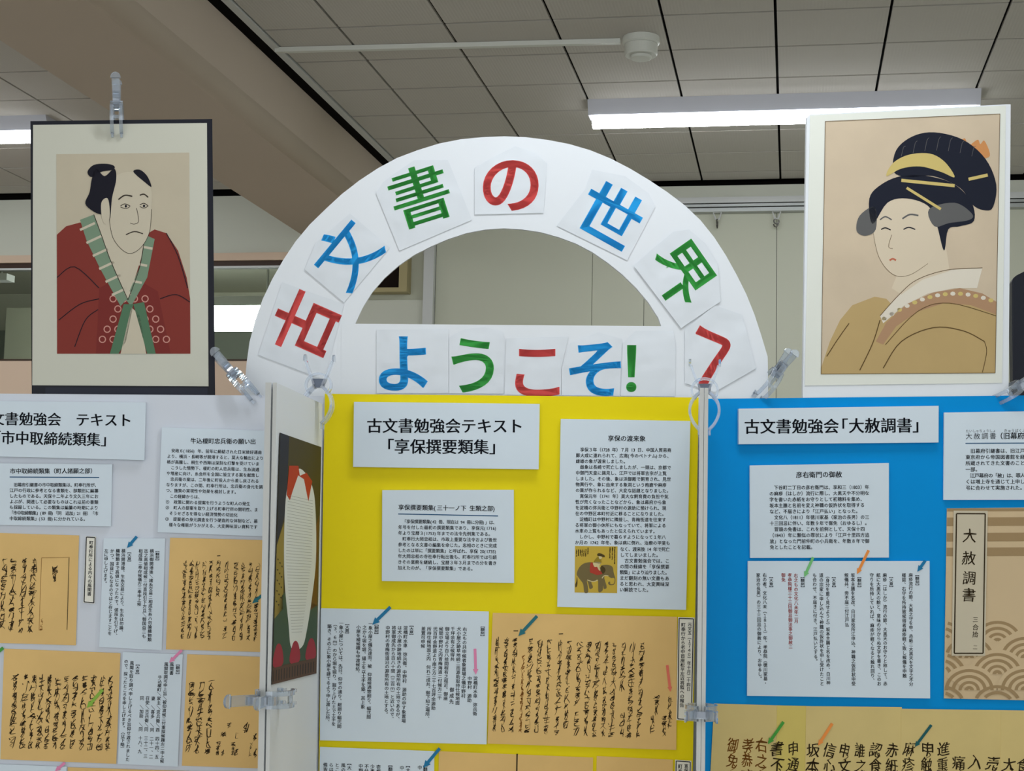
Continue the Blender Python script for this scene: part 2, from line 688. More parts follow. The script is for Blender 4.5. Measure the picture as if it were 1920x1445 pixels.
def picture_hook(px, py, turned, label):
    y = WALL - 0.030
    c = on_y(px, py, y)
    c.z = zr[5]
    o = empty('picture_hook', c)
    b = MB()
    s = 0.016
    tri = [c + V((-s, 0, 0)), c + V((s, 0, 0)), c + V((0.006, 0, -0.028)), c + V((-0.006, 0, -0.028))]
    b.tube(tri, 0.0042, METAL, 6, closed=True)
    child(b, 'hanger', o)
    b = MB()
    pts = []
    for k in range(13):
        t = k / 12
        a = math.pi * (0.5 + 1.6 * t)
        pts.append((0.010 * math.cos(a), -0.026 - 0.012 + 0.010 * math.sin(a)))
    pts += [(0.006, -0.052), (-0.001, -0.062), (-0.009, -0.058), (-0.011, -0.050)]
    if turned:
        q = [c + V((x * 0.12, x, z)) for x, z in pts]
    else:
        q = [c + V((x, 0, z)) for x, z in pts]
    b.tube(q, 0.0028, HOOKM, 6)
    child(b, 'hook', o)
    tag(o, label, 'hook', 'picture hooks under the wall rail')


picture_hook(1345, 403, True, 'white picture hook under the wall rail, nearest the arch, turned edge-on')
picture_hook(1456, 402, False, 'white picture hook under the wall rail beside the woman print, curved hook facing out')

# small curved hook near the post, seen in the arch opening
c = on_y(796, 478, WALL - 0.012)
b = MB()
b.tube([c + V((-0.004, 0, 0.05)), c + V((-0.005, -0.004, 0.012)), c + V((-0.001, -0.006, 0.0)), c + V((0.008, -0.005, -0.001))], 0.0022, METAL, 6)
o = b.build('wall_hook')
tag(o, 'small pale wall hook left of the white post, seen inside the arch opening', 'hook')

# recessed box with dark front, seen in the arch opening
y = WALL - 0.0
x0, x1 = wx(620, 520), wx(771, 520)
z0, z1 = wz(552, 740), wz(440, 740)
FRM = mat('olive_beige_frame', (172, 160, 118), 0.5, 0.3)
b = MB()
xi, zi = wx(756, 520), wz(544, 740)
b.box(xi, x1, y - 0.07, y - 0.001, z0, z1, FRM)
b.box(x0, xi, y - 0.07, y - 0.001, z0, zi, FRM)
b.box(x0, xi, y - 0.07, y - 0.001, z1 - 0.03, z1, FRM)
b.box(x0, x0 + 0.03, y - 0.07, y - 0.001, zi, z1 - 0.03, FRM)
o = empty('wall_speaker', ((x0 + x1) / 2, y - 0.07, z0))
child(b, 'frame', o)
b = MB()
b.box(x0 + 0.03, xi, y - 0.045, y - 0.001, zi, z1 - 0.03, mat('dark_mesh_front', (30, 22, 18), 0.8, 0.1))
child(b, 'front_panel', o)
tag(o, 'dark-fronted wall box in an olive beige frame behind the arch opening\'s left end', 'wall box')

# ------------------------------------------------------------------ ceiling lights
LAMP = mat('lit_lamp_cover', (246, 250, 255), 0.4, 0.3, emit=LAMP_STRENGTH)
LAMPS = mat('lamp_cover_side', (246, 250, 255), 0.4, 0.3, emit=3.2)      # the diffuser glows less sideways
HOUS = mat('white_light_housing', (212, 214, 224), 0.45, 0.3)


def ceiling_light(x0, x1, yc, label, zt=CEIL, group='strip lights on the ceiling'):
    o = empty('ceiling_light', ((x0 + x1) / 2, yc, zt))
    b = MB()
    p = [(-0.060, 0), (0.060, 0), (0.034, -0.045), (-0.034, -0.045)]
    b.prism([(x0, yc + a, zt + h) for a, h in p], [(x1, yc + a, zt + h) for a, h in p], HOUS)
    child(b, 'housing', o, fix=True)
    b = MB()
    n = 7
    p = [(0.034 * math.cos(math.pi * k / n), -0.0455 - 0.036 * math.sin(math.pi * k / n)) for k in range(n + 1)]
    A_ = [V((x0 + 0.012, yc + a, zt + h)) for a, h in p]
    B_ = [V((x1 - 0.012, yc + a, zt + h)) for a, h in p]
    for k in range(n):
        b.poly([A_[k], B_[k], B_[k + 1], A_[k + 1]], LAMP if 1 < k < n - 2 else LAMPS)
    b.poly(A_[::-1], LAMPS)
    b.poly(B_, LAMPS)
    b.poly([A_[0], A_[n], B_[n], B_[0]], LAMPS)
    child(b, 'lamp_cover', o)
    tag(o, label, 'ceiling light', group)
    return o


YF = 5.015
ceiling_light(-0.655, 0.573, YF, 'long glowing strip light on the tiled ceiling above the woman print')
ceiling_light(-3.76, -2.53, YF, 'glowing strip light cut off by the left edge, behind the actor print')
for xc in (-3.12, -0.04, 3.04):
    for yc in (2.16, -0.7):
        ceiling_light(xc - 0.614, xc + 0.614, yc, 'ceiling strip light outside the picture, nearer the camera')
ceiling_light(2.42, 3.65, YF, 'ceiling strip light outside the picture, beyond the right edge')

# smoke detector and its cable duct
DET = mat('ivory_plastic', (214, 216, 208), 0.4, 0.4)
c = on_z(1202, 70, CEIL)
o = empty('smoke_detector', c)
b = MB()
b.lathe(c, [(0.052, CEIL - 0.0005), (0.053, CEIL - 0.018), (0.048, CEIL - 0.022)], DET, 40)
child(b, 'base', o, fix=True)
b = MB()
b.lathe(c, [(0.047, CEIL - 0.0225), (0.047, CEIL - 0.050), (0.044, CEIL - 0.054)], DET, 40)
child(b, 'body', o, fix=True)
b = MB()
b.lathe(c, [(0.030, CEIL - 0.0545), (0.030, CEIL - 0.062), (0.026, CEIL - 0.064)], DET, 40)
child(b, 'sensor_cap', o, fix=True)
tag(o, 'round white smoke detector on the tiled ceiling', 'smoke detector')
a, b2 = on_z(517, 90, CEIL), on_z(1163, 73, CEIL)
d = (b2 - a).normalized()
nn = V((d.y, -d.x, 0)) * 0.011
b = MB()
b.prism([a + nn + V((0, 0, -.001)), a - nn + V((0, 0, -.001)), a - nn * .8 + V((0, 0, -0.014)), a + nn * .8 + V((0, 0, -0.014))],
        [b2 + nn + V((0, 0, -.001)), b2 - nn + V((0, 0, -.001)), b2 - nn * .8 + V((0, 0, -0.014)), b2 + nn * .8 + V((0, 0, -0.014))], DET)
o = b.build('cable_duct', fix=True)
tag(o, 'thin white cable duct running along the ceiling to the smoke detector', 'cable duct')

# ------------------------------------------------------------------ in the next room
YN = 7.3
xa, xb = wx(112, 595, YN), wx(530, 595, YN)  # left stretch is unseen, added to brighten the next room
za, zb = wz(617, 430, YN), wz(574, 430, YN)
LAMP2 = mat('next_room_lamp', (252, 255, 250), 0.4, 0.3, emit=6.5)
o = empty('hanging_light', ((xa + xb) / 2, YN, zb + 0.05))
b = MB()
b.box(xa - 0.03, xb + 0.03, YN, YN + 0.1, zb + 0.004, wz(555, 430, YN), METAL)
child(b, 'housing', o)
b = MB()
b.box(xa, xb, YN, YN + 0.08, za, zb, LAMP2)
child(b, 'lamp_cover', o)
for x in (xa + 0.1, xb - 0.1):
    b = MB()
    b.tube([(x, YN + 0.05, wz(555, 430, YN) + 0.0005), (x, YN + 0.05, 2.86)], 0.006, METAL, 8)
    child(b, 'hanging_rod', o)
tag(o, 'bright box-shaped light in the next room, seen through the window left of the arch', 'light')
b = MB()
x0, x1 = wx(10, 620, 7.9), wx(110, 620, 7.9)
b.box(x0, x1, 7.9, 8.3, 0.0, wz(577, 30, 7.9), mat('grey_locker', (176, 176, 158), 0.35, 0.5))
o = b.build('locker')
tag(o, 'pale grey locker in the next room behind the window at the left edge', 'locker')
b = MB()
zz = wz(520, 30, 7.0)
b.box(wx(-20, 520, 7.0), wx(22, 520, 7.0), 6.95, 7.03, zz - 0.02, zz + 0.012, METAL)
b.tube([(wx(5, 520, 7.0), 6.99, zz), (wx(5, 520, 7.0), 6.99, 2.86)], 0.006, METAL, 8)
o = b.build('ceiling_batten')
tag(o, 'unlit pale batten under the next room ceiling, seen through the window at the left edge', 'light')

# ------------------------------------------------------------------ dark board at the right edge
DP = 3.3
pts = [(1897, 528), (1900, 521), (1906, 516), (1920, 509), (1990, 480)]
top = [on_depth(x, y, DP) for x, y in pts]
end = on_depth(2140, 478, DP)
a0, e0 = top[0].copy(), end.copy()
a0.z = e0.z = 0.55
NAVY = mat('dark_navy_surface', (30, 34, 46), 0.5, 0.3)
o = empty('display_stand', (e0.x, e0.y, 0))
b = MB()
fr = top + [end, e0, a0]
bk = [p + V((0, 0.05, 0)) for p in fr]
b.prism(fr, bk, NAVY)
child(b, 'panel', o, fix=True)
b = MB()
mx = (a0 + e0) / 2 + V((0, 0.025, 0))
b.box(mx.x - 0.03, mx.x + 0.03, mx.y - 0.018, mx.y + 0.018, 0.03, 0.6, NAVY)
b.box(mx.x - 0.25, mx.x + 0.25, mx.y - 0.2, mx.y + 0.2, 0.0, 0.03, NAVY)
child(b, 'foot', o)
tag(o, 'dark navy panel with a clipped top corner, half hidden behind the woman print', 'display panel')


# ================================================================== DISPLAY BOARDS
def board(name, plane, quad, thick, mf, label, cat, off=0.0, group=None, edge=None, table=False, parent=None):
    """a flat panel with its front at `off` in front of the plane; quad = corners TL TR BR BL"""
    f = [plane.at(x, y, off) for x, y in quad]
    if table:
        for a_, b_ in ((1, 2), (0, 3)):
            f[b_] = f[a_].lerp(f[b_], (f[a_].z - TABLE) / (f[a_].z - f[b_].z))
    bk = [p - plane.n * thick for p in f]
    b = MB()
    b.prism(f, bk, mf, edge or mf)
    if parent is not None:
        return child(b, name, parent, fix=True)
    o = b.build(name, fix=True)
    if label:
        tag(o, label, cat, group)
    return o


left_board = board('display_board', P_LEFT, [(-104, 737), (606, 742), (591, 1700), (-126, 1700)], 0.007, BOARDL,
                   'pale grey display board at the left, behind the folded white side board', 'display board',
                   edge=EDGE, table=True)
yellow_board = board('display_board', P_YEL, [(609, 738), (1310, 745), (1295, 1700), (593, 1700)], 0.007, YELLOW,
                     'bright yellow display board in the middle under the welcome arch', 'display board',
                     edge=EDGE, table=True)
blue_board = board('display_board', P_BLUE, [(1319, 747.5), (2030, 740), (2026, 1700), (1305, 1700)], 0.007, BLUE,
                   'bright blue display board at the right', 'display board', edge=EDGE, table=True)

# side boards standing towards the camera, two back to back at each joint
WL_N, WL_F = on_depth(519, 717, 2.255), on_depth(604, 757, 2.543)
WR_N, WR_F = on_depth(1328, 727, 2.27), on_depth(1328, 757, 2.585)


def wing(near, far, shift, label, t, lean=0.0):
    d = V((far.x - near.x, far.y - near.y, 0)).normalized()
    n = V((d.y, -d.x, 0))                       # to the right of the wing
    zt0, zt1 = near.z, far.z
    a, c = near + n * shift, far + n * shift
    r = [V((a.x, a.y, zt0)), V((c.x, c.y, zt1)), V((c.x, c.y, TABLE)), V((a.x, a.y, TABLE))]
    for p_, q_ in ((r[3], r[0]), (r[2], r[1])):
        p_ += n * (lean * (q_.z - p_.z))
    l = [p - n * t for p in r]
    b = MB()
    b.prism(r, l, BOARD, EDGE)
    o = b.build('side_board', fix=True)
    tag(o, label, 'side board', 'white side boards at the joints')
    return o


LEAN = 0.0172
wing(WL_N, WL_F, 0.0, 'white side board carrying the tall poster, left of the yellow board', 0.0055, LEAN)
wing(WL_N, WL_F, -0.0080, 'white side board seen edge-on, just left of the one with the poster', 0.0085, LEAN)
wing(WR_N, WR_F, 0.0, 'white side board seen edge-on, right one of the pair beside blue', 0.0055)
wing(WR_N, WR_F, -0.0060, 'white side board seen edge-on, left one of the pair beside yellow', 0.0062)
P_WING = Plane(WL_N, WL_F)
P_WING.n = (P_WING.n + V((0, 0, LEAN))).normalized()

# table carrying everything (below the frame)
TBL = mat('pale_wood_table', (190, 176, 150), 0.5, 0.3)
o = empty('exhibition_table', (-0.4, 2.6, 0))
b = MB()
b.box(-1.6, 0.75, 2.05, 3.05, TABLE - 0.03, TABLE - 0.0005, TBL)
child(b, 'table_top', o)
for x in (-1.5, 0.65):
    for y in (2.15, 2.95):
        b = MB()
        b.box(x - 0.02, x + 0.02, y - 0.02, y + 0.02, 0.0, TABLE - 0.0305, METAL)
        child(b, 'leg', o)
tag(o, 'pale table under the display boards, below the picture', 'table')

# ------------------------------------------------------------------ the arch
P_ARCH = Plane(J_ONE - P_YEL.n * 0.030, J_TWO - P_YEL.n * 0.030)
outer = [(459, 739), (459, 707), (463, 676), (471, 623), (482.5, 590), (494, 557), (522, 502), (562, 442), (600, 402),
         (655, 352), (719, 309), (770, 286), (840, 265), (912, 256.5), (985, 257), (1072, 271), (1147, 298), (1226, 343),
         (1297, 396), (1347, 456), (1394, 540), (1418, 599), (1437, 662), (1440, 677), (1440, 748)]
inner = [(665, 604), (690, 560), (715, 527), (762, 487), (812, 460), (870, 438), (922, 429), (969, 429), (1026, 438),
         (1094, 463), (1157, 506), (1204, 552), (1229, 587), (1244, 613)]
so = spline(outer, 4)
rngA = random.Random(5)
si = spline(inner, 4)


def arch_part(poly_px, holes=None):
    pass


b = MB()
F = [P_ARCH.at(x, y, 0) for x, y in so]
I = [P_ARCH.at(x, y, 0) for x, y in si]
tk = P_ARCH.n * 0.007
# legs down to the table
fl, fr = F[0].copy(), F[-1].copy()
fl.z = fr.z = TABLE
il, ir = I[0].copy(), I[-1].copy()
il2 = P_ARCH.at(660, 742, 0)
ir2 = P_ARCH.at(1262, 748, 0)
il3, ir3 = il2.copy(), ir2.copy()
il3.z = ir3.z = TABLE


def resample(pts, n):
    d = [0]
    for a_, b_ in zip(pts[:-1], pts[1:]):
        d.append(d[-1] + (b_ - a_).length)
    out, j = [], 0
    for k in range(n):
        s = d[-1] * k / (n - 1)
        while j < len(d) - 2 and d[j + 1] < s:
            j += 1
        t = (s - d[j]) / max(1e-9, d[j + 1] - d[j])
        out.append(pts[j].lerp(pts[j + 1], t))
    return out


N = 90
OF = resample([fl] + F + [fr], N)
IF = resample([il3, il2] + I + [ir2, ir3], N)
# keep feet aligned
pts = OF + IF + [p - tk for p in OF] + [p - tk for p in IF]
fs = []
for k in range(N - 1):
    fs.append((k, k + 1, N + k + 1, N + k))
    fs.append((2 * N + k + 1, 2 * N + k, 3 * N + k, 3 * N + k + 1))
    fs.append((k + 1, k, 2 * N + k, 2 * N + k + 1))
    fs.append((N + k, N + k + 1, 3 * N + k + 1, 3 * N + k))
fs.append((0, N, 3 * N, 2 * N))
fs.append((N - 1, 2 * N - 1, 4 * N - 1, 3 * N - 1))
b.faces(pts, fs, BOARD)
arch = b.build('welcome_arch', fix=True)
tag(arch, 'big white half-round welcome arch with coloured letters above the yellow board', 'arch')
q = [P_ARCH.at(x, y, 0.0006) for x, y in ((640, 606.5), (1266, 611.5), (1275, 760), (640, 752))]
b = MB()
b.prism(q, [p - P_ARCH.n * 0.006 for p in q], BOARD)
child(b, 'crossbar', arch, fix=True)

LET = [
    ('古', (571, 608), (-.915, -.405), 121, LRED, [(529, 529), (645, 570), (608, 712), (484, 665)], 'red'),
    ('文', (650, 476), (-.77, -.64), 118, LBLUE, [(656, 400), (731, 464), (645, 567), (571, 505), (592, 455)], 'blue'),
    ('書', (788, 366), (-.30, -.954), 118, LGREEN, [(705, 362), (718, 342), (737, 327), (777, 300), (840, 300), (885, 412), (749, 470)], 'green'),
    ('の', (958, 343), (.02, -1), 121, LRED, [(890, 315), (920, 297), (966, 274), (1004, 287), (1026, 306), (1019, 399), (890, 402)], 'red'),
    ('世', (1144, 404), (.49, -.872), 118, LBLUE, [(1110, 318), (1172, 330), (1216, 362), (1229, 387), (1176, 488), (1044, 423), (1097, 355)], 'blue'),
    ('界', (1278, 511), (.82, -.572), 118, LGREEN, [(1188, 498), (1222, 468), (1263, 434), (1292, 430), (1322, 456), (1346, 496), (1351, 565), (1277, 615)], 'green'),
    ('へ', (1340, 662), (.965, -.262), 122, LRED, [(1284, 618), (1340, 572), (1392, 590), (1418, 690), (1340, 735), (1284, 718)], 'red'),
    ('よ', (757, 680), (.0, -1), 118, LBLUE, [(706, 618), (841, 617), (841, 737), (706, 737)], 'blue'),
    ('う', (888, 684), (.03, -1), 117, LGREEN, [(842, 632), (871, 617), (909, 613), (937, 620), (945, 625), (944, 738), (842, 737)], 'green'),
    ('こ', (1007, 694), (.0, -1), 118, LRED, [(949, 634), (1066, 631), (1052, 690), (1052, 741), (946, 740)], 'red'),
    ('そ', (1117, 691), (-.06, -1), 119, LBLUE, [(1053, 692), (1069, 643), (1122, 623), (1166, 635), (1162, 742), (1053, 741)], 'blue'),
    ('！', (1212, 690), (.01, -1), 112, LGREEN, [(1168, 643), (1193, 620), (1263, 620), (1267, 648), (1266, 743), (1164, 742)], 'green'),
]
WHERE = ['lowest on the left, like a cross over a box',
         'second from the left on the arch, crossing strokes',
         'the dense one left of the arch top',
         'an open round curl at the arch top',
         'right of the arch top, three prongs on a foot',
         'on the right of the arch, a window over two legs',
         'lowest on the right of the arch, one bent stroke',
         'first letter on the crossbar, with a loop at its foot',
         'second letter on the crossbar, a dash over a hook',
         'third letter on the crossbar, two flat strokes',
         'fourth letter on the crossbar, a zigzag over a curve',
         'the exclamation mark ending the crossbar words']
for i, (ch, c, up, size, lm, pol, cn) in enumerate(LET):
    off = 0.0012 if i < 7 else 0.0018
    off += 0.0002 * (i % 2) + (0.0006 if i in (6, 5) else 0)
    off += 0.0004 if i == 5 else 0
    f = [P_ARCH.at(x, y, off) for x, y in pol]
    b = MB()
    b.prism(f, [p - P_ARCH.n * 0.0003 for p in f], ARCHP)
    o = b.build('letter_sheet', fix=True)
    tag(o, '%s letter on white paper, %s' % (cn, WHERE[i]), 'letter', 'coloured letters on the welcome arch')
    pg = Page(P_ARCH, off)
    l = math.hypot(*up)
    up = (up[0] / l, up[1] / l)
    ex = (-up[1] * size, up[0] * size)
    ey = (-up[0] * size, -up[1] * size)
    pg.cell(ch, c, ex, ey, lm, off=0.016 if ch != '書' else 0.004, res=8, dup=(-0.006, 0.006) if ch != '書' else (-.012, 0, .012))
    pg.build('letter', o, '%s printed letter' % cn)


# ================================================================== SHEETS
def sheet(name, plane, quad, off, thick, mf, label, cat, group=None):
    """a sheet whose face stands `off` in front of its board"""
    return board(name, plane, quad, thick, mf, label, cat, off=off, group=group)


MIN = dict(off=0.0, dup=((-0.022, -.004), (-0.008, .004), (0.008, -.004), (0.022, .004)), res=4)

# ---- yellow board
C = crop(640, 740, 4.014)
o = sheet('title_sign', P_YEL, [(663.7, 753), (1012, 757), (1010, 879.5), (662, 875)], 0.0075, 0.006, PAPER,
          'wide white title sign with two lines of large print on the yellow board', 'sign')
pg = Page(P_YEL, 0.0075)
pg.line('古文書勉強会テキスト', C(190, 231), C(1372, 234), INK, **MIN)
pg.line('「享保撰要類集」', C(278, 386), C(1232, 392), INK, **MIN)
pg.build('printed_text', o)

o = sheet('info_sheet', P_YEL, [(716.7, 918.6), (963.4, 918), (963.8, 1092.5), (716, 1088.8)], 0.0045, 0.003, PAPER,
          'small white text card with a blue rule below the title sign on the yellow board', 'text card')
pg = Page(P_YEL, 0.0045)
pg.line('享保撰要類集(三十一ノ下 生類之部)', C(428, 846), C(1165, 855), INK, off=0.0, dup=BOLD)
pg.block(['　「享保撰要類集(42 冊、現在は 94 冊に分冊)」は、', '年号を付した最初の撰要類集であり、享保元(1716)',
          '年より宝暦３(1753)年までの法令先例集である。', '　町奉行大岡忠相は、市政上重要な法令および後世',
          '参考となる文書の編集を命じた。忠相のときに完成', 'したのは単に「撰要類集」と呼ばれ、享保 20(1735)',
          '年大岡忠相の寺社奉行転出後も、町奉行所では引続', 'きその業務を継続し、宝暦３年３月までの分を書き',
          '加えたのが、「享保撰要類集」である。'], C(428, 952), C(1172, 960), C(424, 1300), C(1170, 1310), INK, 23, off=0.0, dup=BOLD)
pg.build('printed_text', o)
pg = Page(P_YEL, 0.0045)
pg.ribbon([C(428, 896), C(1180, 911)], 1.8, RULE)
pg.build('rule_line', o, 'blue rule')

C = crop(1020, 770, 3.803)
o = sheet('info_sheet', P_YEL, [(1051.5, 785), (1294.5, 789), (1286.4, 1143), (1045, 1137.3)], 0.0050, 0.0035, PAPER,
          'tall white text sheet with a small elephant picture on the yellow board', 'text sheet')
pg = Page(P_YEL, 0.0050)
pg.line('享保の渡来象', C(455, 195), C(725, 198), INK, off=0.0, dup=BOLD)
pg.block(['　享保３年（1728 年）７月 13 日、中国人貿易商', '鄭大成に連れられて、広南(今のベトナム)から、',
          '雌雄の象が渡来しました。', '　雌象は長崎で死亡しましたが、一頭は、京都で', '中御門天皇に謁見し、江戸では将軍吉宗が上覧',
          'しました。その後、象は浜御殿で飼育され、見世', '物興行や、象に由来する象洞という疱瘡や麻疹', 'の薬が作られるなど、大変な話題となりました。',
          '　寛保元年（1741 年）莫大な飼育費の負担や気', '性が荒くなったことなどから、象は幕府から象', 'を淀橋の弥兵衛と中野村の源助に預けられ、現',
          '在の中野区本町付近に移ることになりました。', '　淀橋町は中野村に隣接し、青梅街道を往来す', 'る将軍の御小休所にもなっていて、将軍による',
          '水車の上覧もあったと伝えられています。', '　しかし、中野村で暮らすようになって１年八', 'か月の 1742 年冬、象は病に倒れ、治療の甲斐も'],
         C(227, 276), C(908, 280), C(220, 938), C(900, 942), INK, 22, off=0.0, dup=BOLD)
pg.block(['なく、渡来後 14 年で死亡', 'してしまいました。', '　古文書勉強会では、こ', 'の間の経緯を「享保撰要', '類集」により辿りました。',
          'まだ翻刻の無い文書もあ', 'ると思われ、大変興味深', 'い解読でした。'], C(543, 985), C(897, 987), C(538, 1274), C(892, 1278), INK, 11, off=0.0, dup=BOLD)
pg.build('printed_text', o)
# elephant picture
E_ = crop(1060, 1010, 13.13)
pg = Page(P_YEL, 0.0050)
OCH = mat('ochre_print', (202, 172, 66), 0.6, 0.2)
ELE = mat('grey_brown_print', (118, 104, 66), 0.6, 0.2)
ELD = mat('dark_brown_print', (78, 64, 30), 0.6, 0.2)
CRE = mat('cream_print', (214, 200, 150), 0.6, 0.2)
REDC = mat('red_print', (178, 64, 48), 0.6, 0.2)
pg.fill([E_(238, 175), E_(1285, 185), E_(1275, 1335), E_(228, 1318)], OCH)
EP = lambda L: spline([E_(*q) for q in L], 4, True)
pg.fill(EP([(320, 740), (280, 860), (310, 930), (370, 1010), (440, 1120), (470, 1320), (565, 1300), (530, 1040), (560, 1080), (600, 1230),
            (680, 1190), (640, 1060), (720, 1050), (800, 1010), (815, 1300), (915, 1270), (930, 1150), (950, 1230), (1020, 1190), (960, 960),
            (1000, 890), (1120, 960), (1190, 960), (1215, 1000), (1190, 1100), (1110, 1110), (1100, 1050), (1050, 1080), (1090, 1135), (1200, 1120),
            (1232, 1000), (1190, 830), (1160, 690), (1050, 640), (900, 650), (860, 700), (680, 580), (500, 590), (390, 650)]), ELE, 1)
pg.fill(EP([(285, 930), (300, 1040), (290, 1150), (255, 1195), (243, 1130), (270, 1050)]), ELD, 2)
pg.fill(EP([(880, 660), (960, 700), (990, 780), (930, 860), (880, 800)]), ELD, 2)
pg.ribbon(spline([E_(540, 1010), E_(680, 1050), E_(800, 1015)], 4), 1.6, CRE, 2)
pg.ribbon(spline([E_(900, 970), E_(960, 905), E_(1060, 910)], 4), 1.6, CRE, 2)
pg.fill(EP([(620, 600), (680, 600), (900, 830), (880, 870), (780, 890), (680, 850), (605, 810)]), REDC, 3)
pg.fill(EP([(700, 570), (780, 450), (860, 440), (890, 560), (870, 610), (790, 600)]), mat('olive_print', (150, 128, 40), .6, .2), 4)
pg.fill(EP([(680, 600), (760, 560), (880, 590), (840, 650), (860, 780), (820, 760), (780, 690), (720, 690)]), CRE, 4)
pg.fill(EP([(820, 430), (880, 420), (900, 470), (850, 500)]), CRE, 5)
pg.fill(EP([(785, 380), (840, 350), (960, 400), (960, 450), (880, 430), (800, 420)]), ELD, 6)
pg.build('elephant_picture', o, 'small ochre picture of an elephant and its rider')
rg = random.Random(3)
pg = Page(P_YEL, 0.00515)
CAPS = ((278, 260, 430), (325, 260, 420), (375, 260, 430), (415, 260, 430), (460, 260, 430), (505, 250, 430), (560, 210, 380),
                  (1100, 200, 480), (1160, 200, 520), (1215, 190, 620))
for half in (CAPS[:7], CAPS[7:]):
    pg = Page(P_YEL, 0.00515)
    for x, y0, y1 in half:
        scrawl(pg, rg, *E_(x, y0), *E_(x - 5, y1), 2.2, ELD, 1.0, 0.2)
    pg.build('caption_writing', o)

C = crop(600, 1130, 4.586)
o = sheet('transcript_sheet', P_YEL, [(601.5, 1140), (916.6, 1146), (912.3, 1395), (600, 1387.5)], 0.0040, 0.0025, PAPER,
          'large white sheet of upright text columns with a pink arrow on the yellow board', 'text sheet')
pg = Page(P_YEL, 0.0040)
W1 = 8.4
for s, x0, y0, x1, y1 in [
        ('【翻刻】', 1400, 185, 1396, 302), ('淀橋町水車　弥兵衛', 1338, 630, 1332, 970), ('中野村　源助', 1288, 630, 1284, 855),
        ('右之もの共申候者象置場之儀中野村', 1246, 207, 1232, 818), ('犬小屋之跡草地続ニ而源助取持仕候地面', 1195, 205, 1182, 878),
        ('千坪余有之候得共', 1143, 205, 1138, 502), ('御成先', 1135, 722, 1130, 872), ('御立場より百八拾間程有之程近、御座', 1095, 205, 1080, 838),
        ('候間中野村之内青梅海道ニ付候方二千', 1042, 205, 1028, 835), ('弐百坪余野道より南之方ニ千七百坪余源助', 992, 205, 974, 922),
        ('所持仕候地面之内　何れニ成共、御下知之場所、', 940, 205, 924, 1010), ('差置可申候', 890, 203, 884, 388),
        ('【大意】', 788, 178, 785, 292), ('淀橋町水車　弥兵衛、中野村　源助の申す象置場', 737, 195, 719, 1032),
        ('は犬小屋の跡地続きの源助所有の土地であるが、', 686, 195, 668, 1015), ('将軍御成先から百八十間（三百ｍ）と近いので、', 636, 195, 618, 1012),
        ('中野村の青梅街道沿の源助所有の土地とする。', 584, 195, 568, 975), ('【翻刻】', 487, 170, 484, 284),
        ('一象小屋之儀先達而、被　仰渡候通惣廻り、幅弐間', 436, 160, 418, 998), ('之から堀を堀、揚土を以土手を築、其上象', 384, 192, 368, 912),
        ('小屋を補候積も申渡候処、', 332, 190, 324, 620), ('【大意】', 235, 165, 232, 280),
        ('一象小屋については、先日、仰せの通り、総廻り幅弐間', 184, 155, 165, 1078), ('（３．６ｍ）のから堀を堀り、掘り上げた土で土手を', 132, 165, 116, 1058),
        ('築き、その上に象小屋を建てるよう申し渡した所、', 82, 182, 66, 1040)]:
    pg.col(s, C(x0, y0), C(x1, y1), INK, W1, 0.014)
pg.build('printed_text', o)

o = sheet('transcript_sheet', P_YEL, [(600, 1400), (814.5, 1408), (812, 1600), (596, 1592)], 0.0040, 0.0025, PAPER,
          'white text sheet cut off by the bottom edge on the yellow board, lower left', 'text sheet')
pg = Page(P_YEL, 0.0040)
for s, x, y, n in [('【翻', 905, 1372, 2), ('中', 858, 1395, 1), ('【大', 757, 1378, 2), ('中', 705, 1398, 1), ('【翻', 605, 1372, 2), ('壱都', 503, 1390, 2),
                   ('少奥', 451, 1386, 2), ('不仕', 401, 1385, 2), ('中野', 351, 1382, 2), ('【大', 252, 1358, 2), ('風の', 200, 1376, 2),
                   ('とこ', 148, 1375, 2), ('らは', 96, 1374, 2), ('備皆', 46, 1372, 2)]:
    pg.col(s, C(x, y), C(x, y + 39 * n), INK, W1, 0.014)
pg.build('printed_text', o)

C = crop(900, 1130, 4.571)
MAN = 'handwritten documents on tan paper'
o = sheet('manuscript', P_YEL, [(924, 1148.6), (1269.7, 1156), (1268, 1405.6), (914, 1393.6)], 0.0022, 0.0008, TAN,
          'tan sheet of running brush handwriting with a teal arrow on the yellow board', 'manuscript', MAN)
pg = Page(P_YEL, 0.0022)
rg = random.Random(11)
for x, y0, y1 in [(1630, 790, 1070), (1580, 960, 1140), (1515, 790, 960), (1478, 965, 1125), (1390, 335, 1160), (1308, 335, 1160),
                  (1230, 335, 755), (1222, 930, 1148), (1155, 325, 1148), (1085, 330, 1145), (1010, 325, 1148), (935, 325, 1148), (855, 330, 890),
                  (828, 930, 1138), (765, 320, 1075), (688, 320, 1140), (595, 310, 1130), (515, 305, 1112), (435, 300, 1112),
                  (300, 300, 1110), (225, 295, 1108), (152, 290, 1105)]:
    sh = -34 * (y1 - y0) / 820
    scrawl(pg, rg, *C(x, y0), *C(x + sh, y1), 10.5, BRUSH)
scrawl(pg, rg, *C(372, 440), *C(345, 1110), 7, BRUSHB, 1.5, 0.10)
pg.ribbon([C(675, 266), C(712, 264)], 1.8, BRUSH)
pg.ribbon([C(287, 240), C(327, 240)], 1.8, BRUSH)
pg.build('brush_writing', o)


